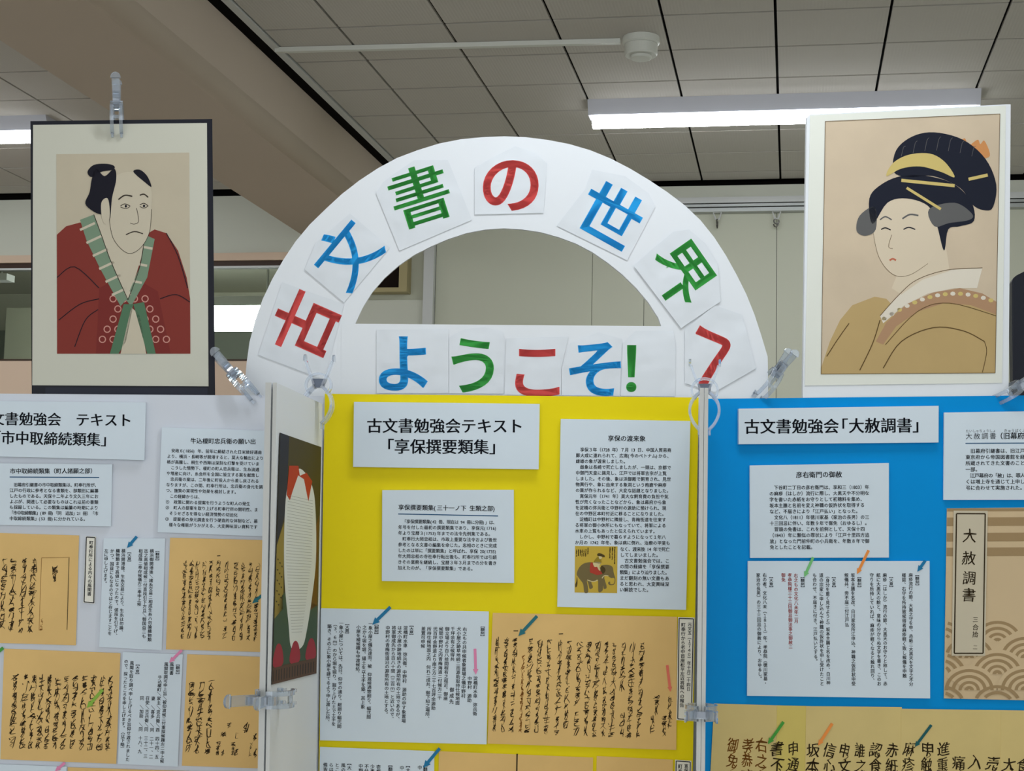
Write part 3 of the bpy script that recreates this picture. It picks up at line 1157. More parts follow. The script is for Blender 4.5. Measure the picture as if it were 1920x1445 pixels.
def label_strip(plane, quad, off, label, cols, cf, grp='narrow framed captions'):
    o = sheet('caption_strip', plane, quad, off, 0.001, mat('cream_paper', (236, 234, 222), 0.6, 0.2), label, 'caption', grp)
    pg = Page(plane, off)
    cx = sum(q[0] for q in quad) / 4
    cy = sum(q[1] for q in quad) / 4
    fr = [(cx + (q[0] - cx) * 0.86, cy + (q[1] - cy) * 0.975) for q in quad]
    pg.frame(fr, 1.7, INK)
    for s, a, b_, wd in cols:
        pg.col(s, cf(*a), cf(*b_), INK, wd, 0.012)
    pg.build('printed_text', o)
    return o


label_strip(P_YEL, [(1271.5, 1156.5), (1302.5, 1157.5), (1298, 1351.5), (1268.5, 1349.5)], 0.0030,
            'narrow framed caption at the right end of the tan sheet on the yellow board',
            [('元文五（１７４０）年十月二十四日', (1799, 165), (1786, 755), 7.6),
             ('町奉行から老中首座松平左近将監への報告', (1743, 168), (1730, 895), 8.6)], C)
label_strip(P_YEL, [(1266, 1424), (1296.5, 1426), (1294, 1600), (1262, 1598)], 0.0030,
            'framed caption cut off by the bottom edge, right end of the yellow board',
            [('寛保二', (1768, 1378), (1766, 1490), 7.6), ('町奉行', (1716, 1380), (1714, 1510), 8.6)], C)
o = sheet('manuscript', P_YEL, [(823, 1408), (1112, 1420), (1108, 1600), (820, 1590)], 0.0022, 0.0008, TAN,
          'tan sheet with one black line, cut off by the bottom edge under the handwriting', 'manuscript', MAN)
pg = Page(P_YEL, 0.0022)
pg.ribbon([C(318, 1292), C(312, 1600)], 2.6, BRUSH)
pg.build('brush_writing', o)
o = sheet('manuscript', P_YEL, [(1119, 1417), (1262, 1424), (1258, 1600), (1116, 1596)], 0.0022, 0.0008, TAN,
          'bare tan sheet cut off by the bottom edge, between the lined sheet and the caption', 'manuscript', MAN)

# ---- blue board
C = crop(1320, 740, 4.364)
o = sheet('title_sign', P_BLUE, [(1385.3, 766), (1760, 760.5), (1759.7, 829.3), (1385.3, 832.5)], 0.0075, 0.006, PAPER,
          'long white title sign with one line of large print on the blue board', 'sign')
pg = Page(P_BLUE, 0.0075)
pg.line('古文書勉強会', C(328, 259), C(1106, 254), INK, **MIN)
pg.line('「', C(1052, 254), C(1180, 253), INK, **MIN)
pg.line('大赦調書」', C(1182, 252), C(1836, 246), INK, **MIN)
pg.build('printed_text', o)
o = sheet('info_sheet', P_BLUE, [(1406, 872.4), (1666.7, 867.8), (1666.7, 1045), (1406.6, 1045.6)], 0.0045, 0.003, PAPER,
          'white text card with a short heading, under the blue board\'s title sign', 'text card')
pg = Page(P_BLUE, 0.0045)
pg.line('彦右衛門の御赦', C(752, 654), C(1130, 650), INK, off=0.0, dup=BOLD)
pg.block(['　下谷町二丁目の彦右衛門は、享和三（1803）年', 'の麻疹（はしか）流行に際し、大黒天や不分明な', '字を書いた赤紙をお守りとして初穂料を集め、',
          '坂本主膳と名前を変え神職の仮許状を取得する', 'など、不届きにより「江戸払い」となった。', '　文化八（1811）年徳川家基（家治の長男）の三',
          '十三回忌に伴い、年数９年で御免（おゆるし）。', '　冒頭の免書は、これを前例として、天保十四', '（1843）年に類似の罪状により「江戸十里四方追',
          '放」となった門前仲町の小兵衛を、年数８年で御', '免としたことを記載。'], C(534, 759), C(1352, 754), C(538, 1246), C(1354, 1244), INK, 22, off=0.0, dup=BOLD)
pg.build('printed_text', o)
C = crop(1320, 1030, 3.4826)
o = sheet('transcript_sheet', P_BLUE, [(1402.4, 1051.5), (1743, 1051.5), (1744, 1309), (1401, 1304)], 0.0042, 0.0028, PAPER,
          'wide white sheet of upright text columns, some red, on the blue board', 'text sheet')
pg = Page(P_BLUE, 0.0042)
for s, x0, y0, x1, y1, mm in [
        ('【翻刻】', 1392, 152, 1393, 248, INK), ('麻疹流行の節、大黒之守を申、赤紙ニ大黒天を文字之不分', 1350, 152, 1353, 893, INK),
        ('様認、右守を所持致候得者麻疹軽く致し候儀を申触', 1305, 152, 1310, 838, INK), ('【大意】', 1222, 165, 1223, 258, INK),
        ('麻疹（はしか）流行の節、大黒天のお守りと称して、赤', 1181, 152, 1184, 890, INK), ('紙に大黒天の絵と、意味の分からぬ文字を書き、このお', 1139, 152, 1144, 890, INK),
        ('守りを所持していれば、麻疹が軽くなると触れ回り、', 1095, 152, 1102, 868, INK), ('【翻刻】', 1014, 165, 1015, 260, INK),
        ('坂本主膳を名改、白川家役所江申込、神職之仮許状申受', 972, 152, 977, 890, INK), ('候儀共、旁不届ニ付江戸払', 930, 152, 934, 505, INK),
        ('【大意】', 847, 165, 849, 260, INK), ('（身分を重く見せようと）坂本主膳と名を改め、白川神', 807, 158, 812, 884, INK),
        ('道の宗家に申し込んで神職の仮許状を申し受けたこと', 766, 152, 770, 890, INK), ('も合わせ、不届きに付き、江戸払いとする。', 722, 152, 730, 742, INK),
        ('【翻刻】', 643, 165, 645, 260, INK), ('右之もの文化八未年二月', 600, 155, 603, 482, INKR), ('孝恭院様三十三回御忌御法事之御赦ニ', 560, 152, 566, 650, INKR),
        ('御免', 518, 152, 519, 212, INKR), ('【大意】', 438, 165, 440, 260, INK), ('右の者、文化八未（１８１１）年、孝恭院（徳川家基・', 396, 152, 402, 886, INK),
        ('家治の長男）の三十三回忌の御赦により、おゆるし。', 354, 152, 366, 856, INK)]:
    pg.col(s, C(x0, y0), C(x1, y1), mm, 7.9, 0.012)
pg.build('printed_text', o)

C = crop(1620, 740, 4.817)
o = sheet('info_sheet', P_BLUE, [(1770.5, 773.2), (2000, 769.5), (2000, 936.5), (1769.5, 936.8)], 0.0045, 0.003, PAPER,
          'white text card cut off by the right edge, on the blue board', 'text card')
pg = Page(P_BLUE, 0.0045)
pg.line('たいしゃちょうしょ', C(918, 326), C(1192, 324), INKG, off=0.0)
pg.line('きゅうばくふ', C(1262, 324), C(1462, 322), INKG, off=0.0)
pg.line('大赦調書', C(912, 373), C(1200, 371), INK, size=13.0, off=0.0)
pg.line('（旧幕府引継書）', C(1190, 371), C(1710, 368), INK, off=0.0, dup=BOLD)
pg.block(['　旧幕府引継書は、旧江戸', '東京府から帝国図書館を経', '所蔵されてきた文書のこと', '一部。', '　江戸幕府の「赦」は、罪人',
          'くは増上寺を通じて上申し', '弔に合わせて実施された。'], C(916, 507), C(1454, 504), C(916, 839), C(1454, 838), INK, 12, off=0.0, sy=1.0, dup=BOLD)
pg.build('printed_text', o)
pg = Page(P_BLUE, 0.0045)
pg.ribbon([C(916, 438), C(1700, 434)], 1.6, RULE)
pg.build('rule_line', o, 'dark blue rule')

# booklet cover with wave pattern
C2 = crop(1620, 1040, 3.568)
CB = mat('cover_tan', (212, 188, 150), 0.6, 0.25, vary=0.03, vscale=7)
CD = mat('cover_brown', (164, 138, 100), 0.6, 0.25)
CS = mat('title_slip_paper', (206, 196, 172), 0.6, 0.25)
cq = [(1775.7, 952.8), (1990, 950.5), (1990, 1314), (1770, 1309)]
o = sheet('booklet_cover', P_BLUE, cq, 0.0026, 0.0012, CB,
          'brown patterned booklet cover with a framed title slip at the right of the blue board', 'booklet cover')
pg = Page(P_BLUE, 0.0026)


def inq(p):
    return p[0] > 1775.7 - 5.7 * (p[1] - 952.8) / 356 + 0.5 and 953.5 < p[1] < 1309 + (p[0] - 1770) * 0.023 and p[0] < 1990


for y0, y1 in ((953, 958.5), (970, 986), (999, 1015), (1026.5, 1042.5)):
    pg.fill([(1776 - (y0 - 953) / 62, y0), (1989, y0 - 1), (1989, y1 - 1), (1776 - (y1 - 953) / 62, y1)], CD)
rows = []
for j in range(-1, 9):
    cy0 = C2(0, 582 + 107.5 * j)[1]
    for i in range(-4, 9):
        cx0 = C2(893 + 187.5 * i, 0)[0] - (0.5 if j else 0)
        if (i + j) % 2 == 0:
            rows.append((j, cx0, cy0))
for j, cx0, cy0 in sorted(rows):
    R = 54
    n = 22
    if j >= 0:
        pts = [(cx0, cy0)] + [(cx0 + R * math.cos(math.pi * k / n), cy0 - R * 0.86 * math.sin(math.pi * k / n)) for k in range(n + 1)]
        for k in range(1, n + 1):
            t = [pts[0], pts[k], pts[k + 1]]
            if all(inq(q) for q in t):
                pg.fill(t, CB, 1 + max(0, j) * 2)
    for r0, r1 in ((2, 9), (14, 20), (26.5, 33), (39.5, 46)):
        for k in range(n):
            a0, a1 = math.pi * k / n, math.pi * (k + 1) / n
            if j < 1 and not (0.18 * math.pi < a0 < 0.8 * math.pi and (r0 > 10 or j == 0)):
                continue
            if j == -1:
                continue
            t = [(cx0 + r * math.cos(a), cy0 - r * 0.86 * math.sin(a)) for r, a in ((r0, a0), (r1, a0), (r1, a1), (r0, a1))]
            if all(inq(q) for q in t):
                pg.fill(t, CD, 2 + max(0, j) * 2)
pg.build('wave_pattern', o)
b = MB()
q = [P_BLUE.at(x, y, 0.0042) for x, y in ((1788, 957), (1852, 957.5), (1847, 1229), (1784.5, 1229))]
b.prism(q, [p - P_BLUE.n * 0.0002 for p in q], CS)
slip = child(b, 'title_slip', o, fix=True)
pg = Page(P_BLUE, 0.0042)
pg.frame([(1793.5, 962.5), (1847.3, 962.8), (1843.3, 1224.5), (1789.3, 1224.5)], 2.4, BRUSH)
for ch, x, y, s in (('大', 1818, 1004, 27), ('赦', 1816.5, 1046, 27), ('調', 1817.5, 1083, 27), ('書', 1816.5, 1115, 27), ('三', 1829, 1161, 11), ('合', 1829, 1175.5, 12),
                    ('拾', 1828.5, 1189, 12), ('二', 1828.5, 1213, 9)):
    pg.cell(ch, (x, y), (s, -0.06 * s), (0.04 * s, s), BRUSH, off=0.0, shear=0.06, dup=(-.008, .008), warp=(1.0, 2.0, 0.03))
pg.build('brush_title', slip)

# large handwriting at the bottom of the blue board: three overlapping sheets
C = crop(1320, 1030, 3.4826)
C2x = lambda x: 1620 + x / 3.568
ALLC = [('御免', 185, 1275, BRUSHB), ('孝恭院', 285, 1275, BRUSHB), ('右之もの', 378, 1278, BRUSHB), ('書不', 480, 1300, BRUSH), ('申通礼', 582, 1300, BRUSH),
        ('坂本', 715, 1310, BRUSH), ('信心', 820, 1310, BRUSH), ('申文', 920, 1310, BRUSH), ('誰之内', 1020, 1310, BRUSH), ('認食', 1122, 1310, BRUSH),
        ('赤紙', 1228, 1310, BRUSH)]
ALLD = [('麻疹', 1340, 1300, BRUSH), ('申触', 1458, 1300, BRUSH), ('進重', 1562, 1300, BRUSH)]
ALLE = [('痛病', 632, 1375), ('入三容', 742, 1372), ('売出', 862, 1380), ('大黒', 968, 1388), ('食之', 1066, 1395)]
rg = random.Random(8)


def brushcols(pg, cols, size):
    for s, x, y, mm in cols:
        for i, ch in enumerate(s):
            k = rg.uniform(0.82, 1.08)
            pg.cell(ch, (x + rg.uniform(-1, 1) - i * 1.0, y + i * size * 1.18), (size * k, -0.10 * size), (0.05 * size, size * 1.12), mm,
                    off=0.0, shear=0.22, dup=(-0.014, 0.014), warp=(rg.uniform(0, 6), rg.uniform(0, 6), 0.055))
            if rg.random() < 0.6:
                pg.ribbon(spline([(x + 2, y + i * size * 1.18 + size * .3), (x + 6, y + i * size * 1.18 + size * .5), (x - 4, y + i * size * 1.18 + size * .75)], 3),
                          [1.4, 2.2, 1.6, 1.4, 1.2, .9, .6], mm)


for nm, q, off, mm, cols, lab in [
        ('manuscript', [(1339, 1318.5), (1458, 1322), (1452, 1640), (1322, 1636)], 0.0022, TAN2, [(s, *C(x, y), mm_) for s, x, y, mm_ in ALLC[:3]],
         'olive tan sheet with faded brown brush characters at the blue board\'s lower left'),
        ('manuscript', [(1457, 1322), (1512.5, 1323.2), (1508, 1640), (1451, 1640)], 0.0027, TAN3, [(s, *C(x, y), mm_) for s, x, y, mm_ in ALLC[3:5]],
         'narrow yellower sheet with two columns of brush characters, low on the blue board'),
        ('manuscript', [(1511.5, 1323.4), (1691, 1325.2), (1688, 1640), (1507, 1640)], 0.0032, TAN2, [(s, *C(x, y), mm_) for s, x, y, mm_ in ALLC[5:]],
         'olive tan sheet of black brush characters with an orange arrow, low on the blue board'),
        ('manuscript', [(1690, 1328.4), (1877.5, 1331), (1876, 1640), (1687, 1640)], 0.0037, TAN2,
         [(s, *C(x, y), mm_) for s, x, y, mm_ in ALLD] + [(s, C2x(x), 1040 + (y - 65) / 3.568 + 22, BRUSH) for s, x, y in ALLE[:3]],
         'olive tan sheet of brush characters with a dark teal arrow, low on the blue board'),
        ('manuscript', [(1876.5, 1331), (2010, 1333), (2010, 1640), (1875, 1640)], 0.0042, TAN2, [(s, C2x(x), 1040 + (y - 65) / 3.568 + 22, BRUSH) for s, x, y in ALLE[3:]],
         'olive tan sheet cut off by the right and bottom edges of the picture')]:
    o = sheet(nm, P_BLUE, q, off, 0.0006, mm, lab, 'manuscript', MAN)
    pg = Page(P_BLUE, off)
    brushcols(pg, cols, 25)
    pg.build('brush_writing', o)

# ---- left board
C = crop(0, 720, 3.84)
o = sheet('title_sign', P_LEFT, [(-105, 751), (273.4, 754), (270.8, 862.4), (-108, 852.5)], 0.0075, 0.006, PAPER,
          'wide white title sign with two lines of large print, cut off by the left edge', 'sign')
pg = Page(P_LEFT, 0.0075)
pg.line('古文書勉強会　テキスト', (-44.5, 784), (248, 787.6), INK, **MIN)
pg.line('「市中取締続類集」', (-25, 819.3), (215.5, 824.5), INK, **MIN)
pg.build('printed_text', o)
o = sheet('info_sheet', P_LEFT, [(-7, 868.4), (210.4, 870), (208, 986.4), (-8, 983.8)], 0.0045, 0.003, PAPER,
          'small white text card with a blue rule under the title sign on the left board', 'text card')
pg = Page(P_LEFT, 0.0045)
pg.line('市中取締続類集（町人諸願之部）', (18.6, 882.8), (180, 882.4), INK, off=0.0, dup=BOLD)
pg.block(['　旧幕府引継書の市中取締類集は、町奉行所が、', '江戸の行政に参考となる書類を、部類別に編纂', 'したものである。天保十二年より文久三年にお',
          'よぶが、関連して必要なものはこれ以前の書類', 'も採録している。この類集は編纂の時期により', '「市中取締類集」(89 冊)「同　追加」21 冊）「市',
          '中取締続類集」(53 冊)に分かれている。'], (18, 908.3), (185, 909), (17.5, 971.5), (184, 973), INK, 21, off=0.0, dup=BOLD)
pg.build('printed_text', o)
pg = Page(P_LEFT, 0.0045)
pg.ribbon([(18, 894), (186, 894.8)], 1.7, RULE)
pg.build('rule_line', o, 'blue rule')
o = sheet('info_sheet', P_LEFT, [(303.4, 800.7), (560, 809), (553, 1007.8), (295.6, 997.3)], 0.0045, 0.003, PAPER,
          'white text sheet with numbered lines, partly hidden by the side board', 'text sheet')
pg = Page(P_LEFT, 0.0045)
pg.line('牛込榎町忠兵衛の願い出', (357, 826), (480, 827.6), INK, off=0.0, dup=BOLD)
pg.block(['　安政６(1856) 年、前年に締結された日米修好通商', 'より、横浜・長崎等が開港すると、莫大な輸出により', '格が高騰し、桐生や西陣は深刻な打撃を受けていま',
          '　こうした情勢下、榎町の町人忠兵衛は、生糸流通', 'や増産に向け、糸会所を全国に設立する案を献策し', '　忠兵衛の案は、二年後に町役人から差し戻される',
          'なりますが、この間、町奉行所は、忠兵衛の身元を調', 'つ、施策の実現性や効果を検討します。', '　この経緯からは、', '①　政策に関わる提案を行うような町人の発生',
          '②　町人の提案を取り上げる町奉行所の開明性、ま', '　そうせざるを得ない経済情勢の切迫化', '③　提案者の身元調査を行う硬直的な体制など、幕', '　様々な権能がうかがえる、大変興味深い資料です'],
         (313.5, 844.2), (494.8, 848), (309, 983), (490.5, 988), INK, 24, off=0.0, dup=BOLD)
pg.build('printed_text', o)

C = crop(0, 1000, 3.248)
rg = random.Random(21)
o = sheet('manuscript', P_LEFT, [(-62, 997), (148.2, 1003.5), (142.2, 1209.4), (-70, 1203)], 0.0022, 0.0008, TAN,
          'tan handwritten sheet with a thin ruled frame, cut off by the left edge', 'manuscript', MAN)
pg = Page(P_LEFT, 0.0022)
for x, y0, y1, sh in ((207, 150, 605, -28), (150, 150, 605, -25), (82, 150, 590, -16), (27, 150, 590, -16), (-30, 150, 590, -16)):
    scrawl(pg, rg, *C(x, y0), *C(x + sh, y1), 11.5, BRUSH)
scrawl(pg, rg, *C(334, 195), *C(328, 292), 12.5, BRUSH)
scrawl(pg, rg, *C(254, 515), *C(250, 592), 6, BRUSHB)
pg.ribbon([C(253, 148), C(425, 145)], 0.7, BRUSHB)
pg.ribbon([C(253, 148), C(238, 590)], 0.7, BRUSHB)
pg.ribbon([C(421, 148), C(408, 586)], 1.2, BRUSH)
pg.build('brush_writing', o)
o = sheet('manuscript', P_LEFT, [(319, 1007.7), (548, 1013.5), (540, 1223.5), (311, 1217)], 0.0022, 0.0008, TAN,
          'upper tan handwritten sheet partly hidden by the side board on the left board', 'manuscript', MAN)
pg = Page(P_LEFT, 0.0022)
for x in (1620, 1568, 1526, 1482, 1438, 1382, 1287, 1246, 1206, 1166, 1126):
    scrawl(pg, rg, *C(x, 160 + (x - 1126) * .03), *C(x - 16, 640 + (x - 1126) * .035), 8.6, BRUSH)
scrawl(pg, rg, *C(1331, 162), *C(1326, 388), 8.6, BRUSH)
pg.ribbon([C(1322, 136), C(1342, 135)], 1.6, BRUSH)
pg.build('brush_writing', o)
o = sheet('manuscript', P_LEFT, [(7.7, 1215.5), (225.7, 1224), (218, 1431.6), (0.6, 1423)], 0.0022, 0.0008, TAN,
          'tan handwritten sheet with a green arrow, low on the left board', 'manuscript', MAN)
pg = Page(P_LEFT, 0.0022)
for x in (674, 625, 568, 516, 460, 404, 353, 303, 254, 207, 156, 94):
    scrawl(pg, rg, *C(x, 855 + (x - 94) * .02), *C(x - 24, 1305 + (x - 94) * .03), 12, BRUSH)
pg.build('brush_writing', o)
o = sheet('manuscript', P_LEFT, [(351, 1226), (545, 1233), (536, 1442), (341, 1435)], 0.0022, 0.0008, TAN,
          'lower tan handwritten sheet with scattered signatures beside the side board', 'manuscript', MAN)
pg = Page(P_LEFT, 0.0022)
for x, y0, y1, x1, wd in ((1288, 885, 1345, 1262, 13), (1230, 895, 1340, 1196, 13), (1168, 895, 1332, 1144, 12), (1395, 1150, 1185, 1395, 8), (1362, 1205, 1240, 1360, 11),
                          (1330, 1265, 1350, 1322, 7), (1356, 1315, 1352, 1354, 8), (1442, 1205, 1252, 1440, 8), (1420, 1268, 1352, 1415, 7), (1440, 1300, 1350, 1440, 10),
                          (1497, 1150, 1212, 1494, 11), (1552, 1215, 1262, 1550, 10), (1530, 1270, 1362, 1520, 7), (1555, 1310, 1365, 1552, 10)):
    scrawl(pg, rg, *C(x, y0), *C(x1, y1), wd, BRUSH)
pg.build('brush_writing', o)
label_strip(P_LEFT, [(161, 1005), (180, 1006), (177, 1131.5), (156, 1129.5)], 0.0030,
            'narrow framed caption standing upright on the left board',
            [('町奉行所による内々の風聞書', (556, 42), (543, 380), 8)], C)
o = sheet('transcript_sheet', P_LEFT, [(194.6, 1008.4), (309.6, 1009.2), (303.2, 1218.6), (186, 1212.4)], 0.0042, 0.0028, PAPER,
          'white sheet of upright text with a blue arrow at its top, on the left board', 'text sheet')
pg = Page(P_LEFT, 0.0042)
for s, x0, y0, x1, y1 in [('【翻刻】', 959, 95, 958, 175), ('横浜御開港後／諸糸交易ニ相成生糸ハ勿論織物類', 925, 93, 910, 658), ('迄之高値相成候ニ付直段引下方且／御国益ニも', 890, 93, 876, 638),
                          ('相成哉ニ奉存候儀左ニ奉申上候', 857, 93, 847, 442), ('【大意】', 788, 102, 787, 183), ('横浜開港後、生糸交易により、生糸は勿論、', 752, 92, 738, 612),
                          ('織物類まで高値になったので、値段を引下げ、', 718, 92, 704, 632), ('かつ、国益にもなるのではと存じますことを', 684, 92, 668, 620), ('左に申し上げます。', 648, 92, 640, 315)]:
    pg.col(s, C(x0, y0), C(x1, y1), INK, 7.8, 0.014)
pg.build('printed_text', o)
o = sheet('transcript_sheet', P_LEFT, [(230.3, 1222), (342.7, 1226.3), (333.2, 1437), (221, 1431.6)], 0.0042, 0.0028, PAPER,
          'white sheet of upright text with a pink arrow at its top, on the left board', 'text sheet')
pg = Page(P_LEFT, 0.0042)
for s, x0, y0, x1, y1 in [('【翻刻】', 1084, 785, 1081, 868), ('風聞書', 1047, 782, 1044, 862), ('風聞取調可申上旨／被仰渡候ニ付重探候趣左ニ申上候', 1013, 782, 986, 1398), ('牛込榎町／', 975, 862, 968, 988),
                          ('家主／忠兵衛／酉　四十四、五', 968, 990, 954, 1372), ('妻　／喜多　／同　二十一、二', 934, 990, 919, 1372), ('召使／吉兵衛／同　三十二、三', 899, 988, 885, 1368),
                          ('同　／加助　／同　十八、九', 865, 988, 851, 1340), ('【大意】', 839, 785, 836, 868), ('風聞を取り調べ申し上げるべき旨仰せ渡されました', 804, 775, 776, 1388),
                          ('ので、探ったところを申し上げます。（以下略）', 769, 765, 744, 1322)]:
    pg.col(s, C(x0, y0), C(x1, y1), INK, 7.8, 0.014)
pg.build('printed_text', o)
sheet('transcript_sheet', P_LEFT, [(-60, 1430), (125, 1437), (120, 1640), (-66, 1632)], 0.0042, 0.0028, PAPER,
      'blank top of a white sheet cut off at the lower left corner of the picture', 'text sheet')
sheet('manuscript', P_LEFT, [(127, 1438), (478, 1449), (470, 1650), (120, 1640)], 0.0022, 0.0008, TAN,
      'sliver of a tan sheet along the bottom edge, lower left', 'manuscript', MAN)

# ------------------------------------------------------------------ paper arrows
ARC = {'blue': (22, 120, 168), 'teal': (34, 112, 122), 'pink': (232, 140, 182), 'green': (70, 158, 60), 'salmon': (232, 120, 100),
       'light green': (122, 198, 124), 'orange': (244, 150, 70), 'dark teal': (26, 92, 96), 'yellow green': (140, 186, 66)}


def arrow(plane, tail, tip, colour, off, label, wd=6.0, head=13.0):
    dx, dy = tip[0] - tail[0], tip[1] - tail[1]
    l = math.hypot(dx, dy)
    ux, uy = dx / l, dy / l
    nx, ny = -uy, ux
    hl = min(head * 1.05, l * 0.5)
    bx, by = tip[0] - ux * hl, tip[1] - uy * hl
    hw, w2 = head / 2, wd / 2
    q = [(tail[0] + nx * w2, tail[1] + ny * w2), (bx + nx * w2, by + ny * w2), (bx + nx * hw, by + ny * hw), tip,
         (bx - nx * hw, by - ny * hw), (bx - nx * w2, by - ny * w2), (tail[0] - nx * w2, tail[1] - ny * w2)]
    f = [plane.at(x, y, off) for x, y in q]
    b = MB()
    b.prism(f, [p - plane.n * 0.0003 for p in f], mat(colour.replace(' ', '_') + '_arrow_paper', ARC[colour], 0.5, 0.3))
    o = b.build('arrow_sticker', fix=True)
    tag(o, label, 'arrow sticker', 'coloured paper arrows')


arrow(P_YEL, (732, 1137.6), (698, 1171), 'blue', 0.0048, 'blue paper arrow crossing a white sheet\'s top edge, yellow board')
arrow(P_YEL, (890.7, 1215.7), (892.2, 1264.5), 'pink', 0.0048, 'pink paper arrow pointing straight down on the white sheet, yellow board', 5, 10)
arrow(P_YEL, (1007, 1154.5), (971.8, 1192.4), 'teal', 0.0030, 'teal paper arrow on the tan sheet of the yellow board')
arrow(P_YEL, (1251, 1246.6), (1257, 1296.7), 'salmon', 0.0030, 'salmon paper arrow pointing down at the right of the tan sheet, yellow board', 5, 9)
arrow(P_YEL, (824.6, 1402.6), (793.6, 1439), 'blue', 0.0048, 'blue paper arrow at the bottom edge of the picture, yellow board')
arrow(P_BLUE, (1524.7, 1044.4), (1508, 1081.7), 'light green', 0.0052, 'light green paper arrow at the top of the white column sheet, blue board', 5, 10)
arrow(P_BLUE, (1628.7, 1031.4), (1607, 1076), 'orange', 0.0052, 'orange paper arrow between the two white sheets of the blue board', 5, 10)
arrow(P_BLUE, (1735, 1050.7), (1720, 1071.6), 'blue', 0.0052, 'short blue paper arrow at the white sheet\'s top right, blue board', 5.5, 11)
arrow(P_BLUE, (1469.3, 1353), (1440, 1394.7), 'green', 0.0046, 'green paper arrow on the tan sheets at the bottom of the blue board', 5.5, 11)
arrow(P_BLUE, (1560.6, 1356), (1534, 1397.5), 'orange', 0.0046, 'orange paper arrow on the tan sheets at the bottom of the blue board', 5.5, 10)
arrow(P_BLUE, (1746.4, 1358.8), (1715.4, 1400), 'dark teal', 0.0049, 'dark teal paper arrow on the tan sheets at the bottom of the blue board', 5, 10)
arrow(P_LEFT, (256.5, 1005.5), (238, 1027), 'blue', 0.0052, 'blue paper arrow at the top of a white sheet, left board', 5.5, 11)
arrow(P_LEFT, (497, 1111), (472.6, 1131), 'teal', 0.0030, 'teal paper arrow half hidden by the left side board', 5.5, 11)
arrow(P_LEFT, (341, 1218.6), (317, 1242), 'pink', 0.0052, 'pink paper arrow at the top of the lower white sheet, left board', 5, 10)
arrow(P_LEFT, (192.4, 1292.5), (162.6, 1327), 'yellow green', 0.0030, 'yellow green paper arrow across the handwriting, left board', 6, 12)
arrow(P_LEFT, (121.6, 1429.5), (103, 1446), 'pink', 0.0052, 'pink paper arrow at the bottom edge of the picture, left board', 5, 10)
arrow(P_LEFT, (6, 1214), (-20, 1236), 'green', 0.0030, 'green paper arrow cut off by the left edge of the picture', 6, 12)

# ================================================================== PICTURES
# -- left: black backing, cream mount, print of a man in a red robe (plain stand-in)
PL2 = Plane(J_LEFT - P_LEFT.n * 0.016, J_ONE - P_LEFT.n * 0.016)
BLK = mat('black_navy_board', (16, 18, 32), 0.45, 0.3)
BLK2 = mat('dark_navy_strip', (30, 34, 50), 0.45, 0.3)
MOUNT = mat('cream_mount', (204, 204, 190), 0.5, 0.3, bump=0.001, bscale=5)
f = [PL2.at(*q) for q in ((57, 227), (398, 223), (403.5, 745), (59.5, 745))]
b = MB()
g = [f[0], f[1], f[2], f[2].copy(), f[3].copy(), f[3]]
g[3].z = g[4].z = TABLE
b.prism(g, [p - PL2.n * 0.006 for p in g], BLK)
pr = b.build('framed_print', fix=True)
tag(pr, 'print of a man in a dark red robe, black backing, upper left', 'print')
b = MB()
f = [PL2.at(*q, 0.0007) for q in ((85, 726), (389, 727), (389, 742), (85, 742))]
b.prism(f, [p - PL2.n * 0.0006 for p in f], BLK2)
child(b, 'backing_strip', pr, fix=True)
b = MB()
f = [PL2.at(*q, 0.0015) for q in ((62, 234), (388, 230.5), (391, 724), (60.5, 722))]
b.prism(f, [p - PL2.n * 0.0013 for p in f], MOUNT)
mount = child(b, 'mount', pr, fix=True)
pg = Page(PL2, 0.0015)
mc = lambda n_, c: mat(n_, c, 0.6, 0.2)
SKIN, PRED, PBLK = mc('print_pale', (202, 193, 172)), mc('print_dark_red', (132, 54, 46)), mc('print_black', (22, 22, 34))
PGRN, PGRD, PPNK, PLINE = mc('print_sage', (122, 146, 122)), mc('print_green', (84, 120, 92)), mc('print_pink', (206, 150, 138)), mc('print_line', (60, 52, 44))
SP = lambda L, n=5: spline(L, n, True)
pg.fill([(105.5, 289), (355, 286), (357, 663), (107, 663)], mat('print_ground', (194, 184, 162), 0.6, 0.2, vary=0.03, vscale=14))
# robe
pg.fill([(106.5, 440), (124, 424), (150, 417), (178, 424), (206, 446), (262, 446), (290, 430), (312, 437), (334, 470), (350, 520), (356.5, 560), (357, 663), (107, 663)], PRED, 1)
# inner robe front
pg.fill([(186, 540), (222, 520), (252, 520), (296, 546), (320, 663), (180, 663)], mc('print_deep_red', (122, 46, 42)), 2)
for j in range(6):
    for i in range(7):
        x, y = 192 + i * 20 + (j % 2) * 9, 560 + j * 19
        if y < 655 and abs(x - 250) < 34 + (y - 540) * 0.35:
            pg.ribbon([(x + 6 * math.cos(a * math.pi / 5), y + 6 * math.sin(a * math.pi / 5)) for a in range(11)], 2.0, PPNK, 3)
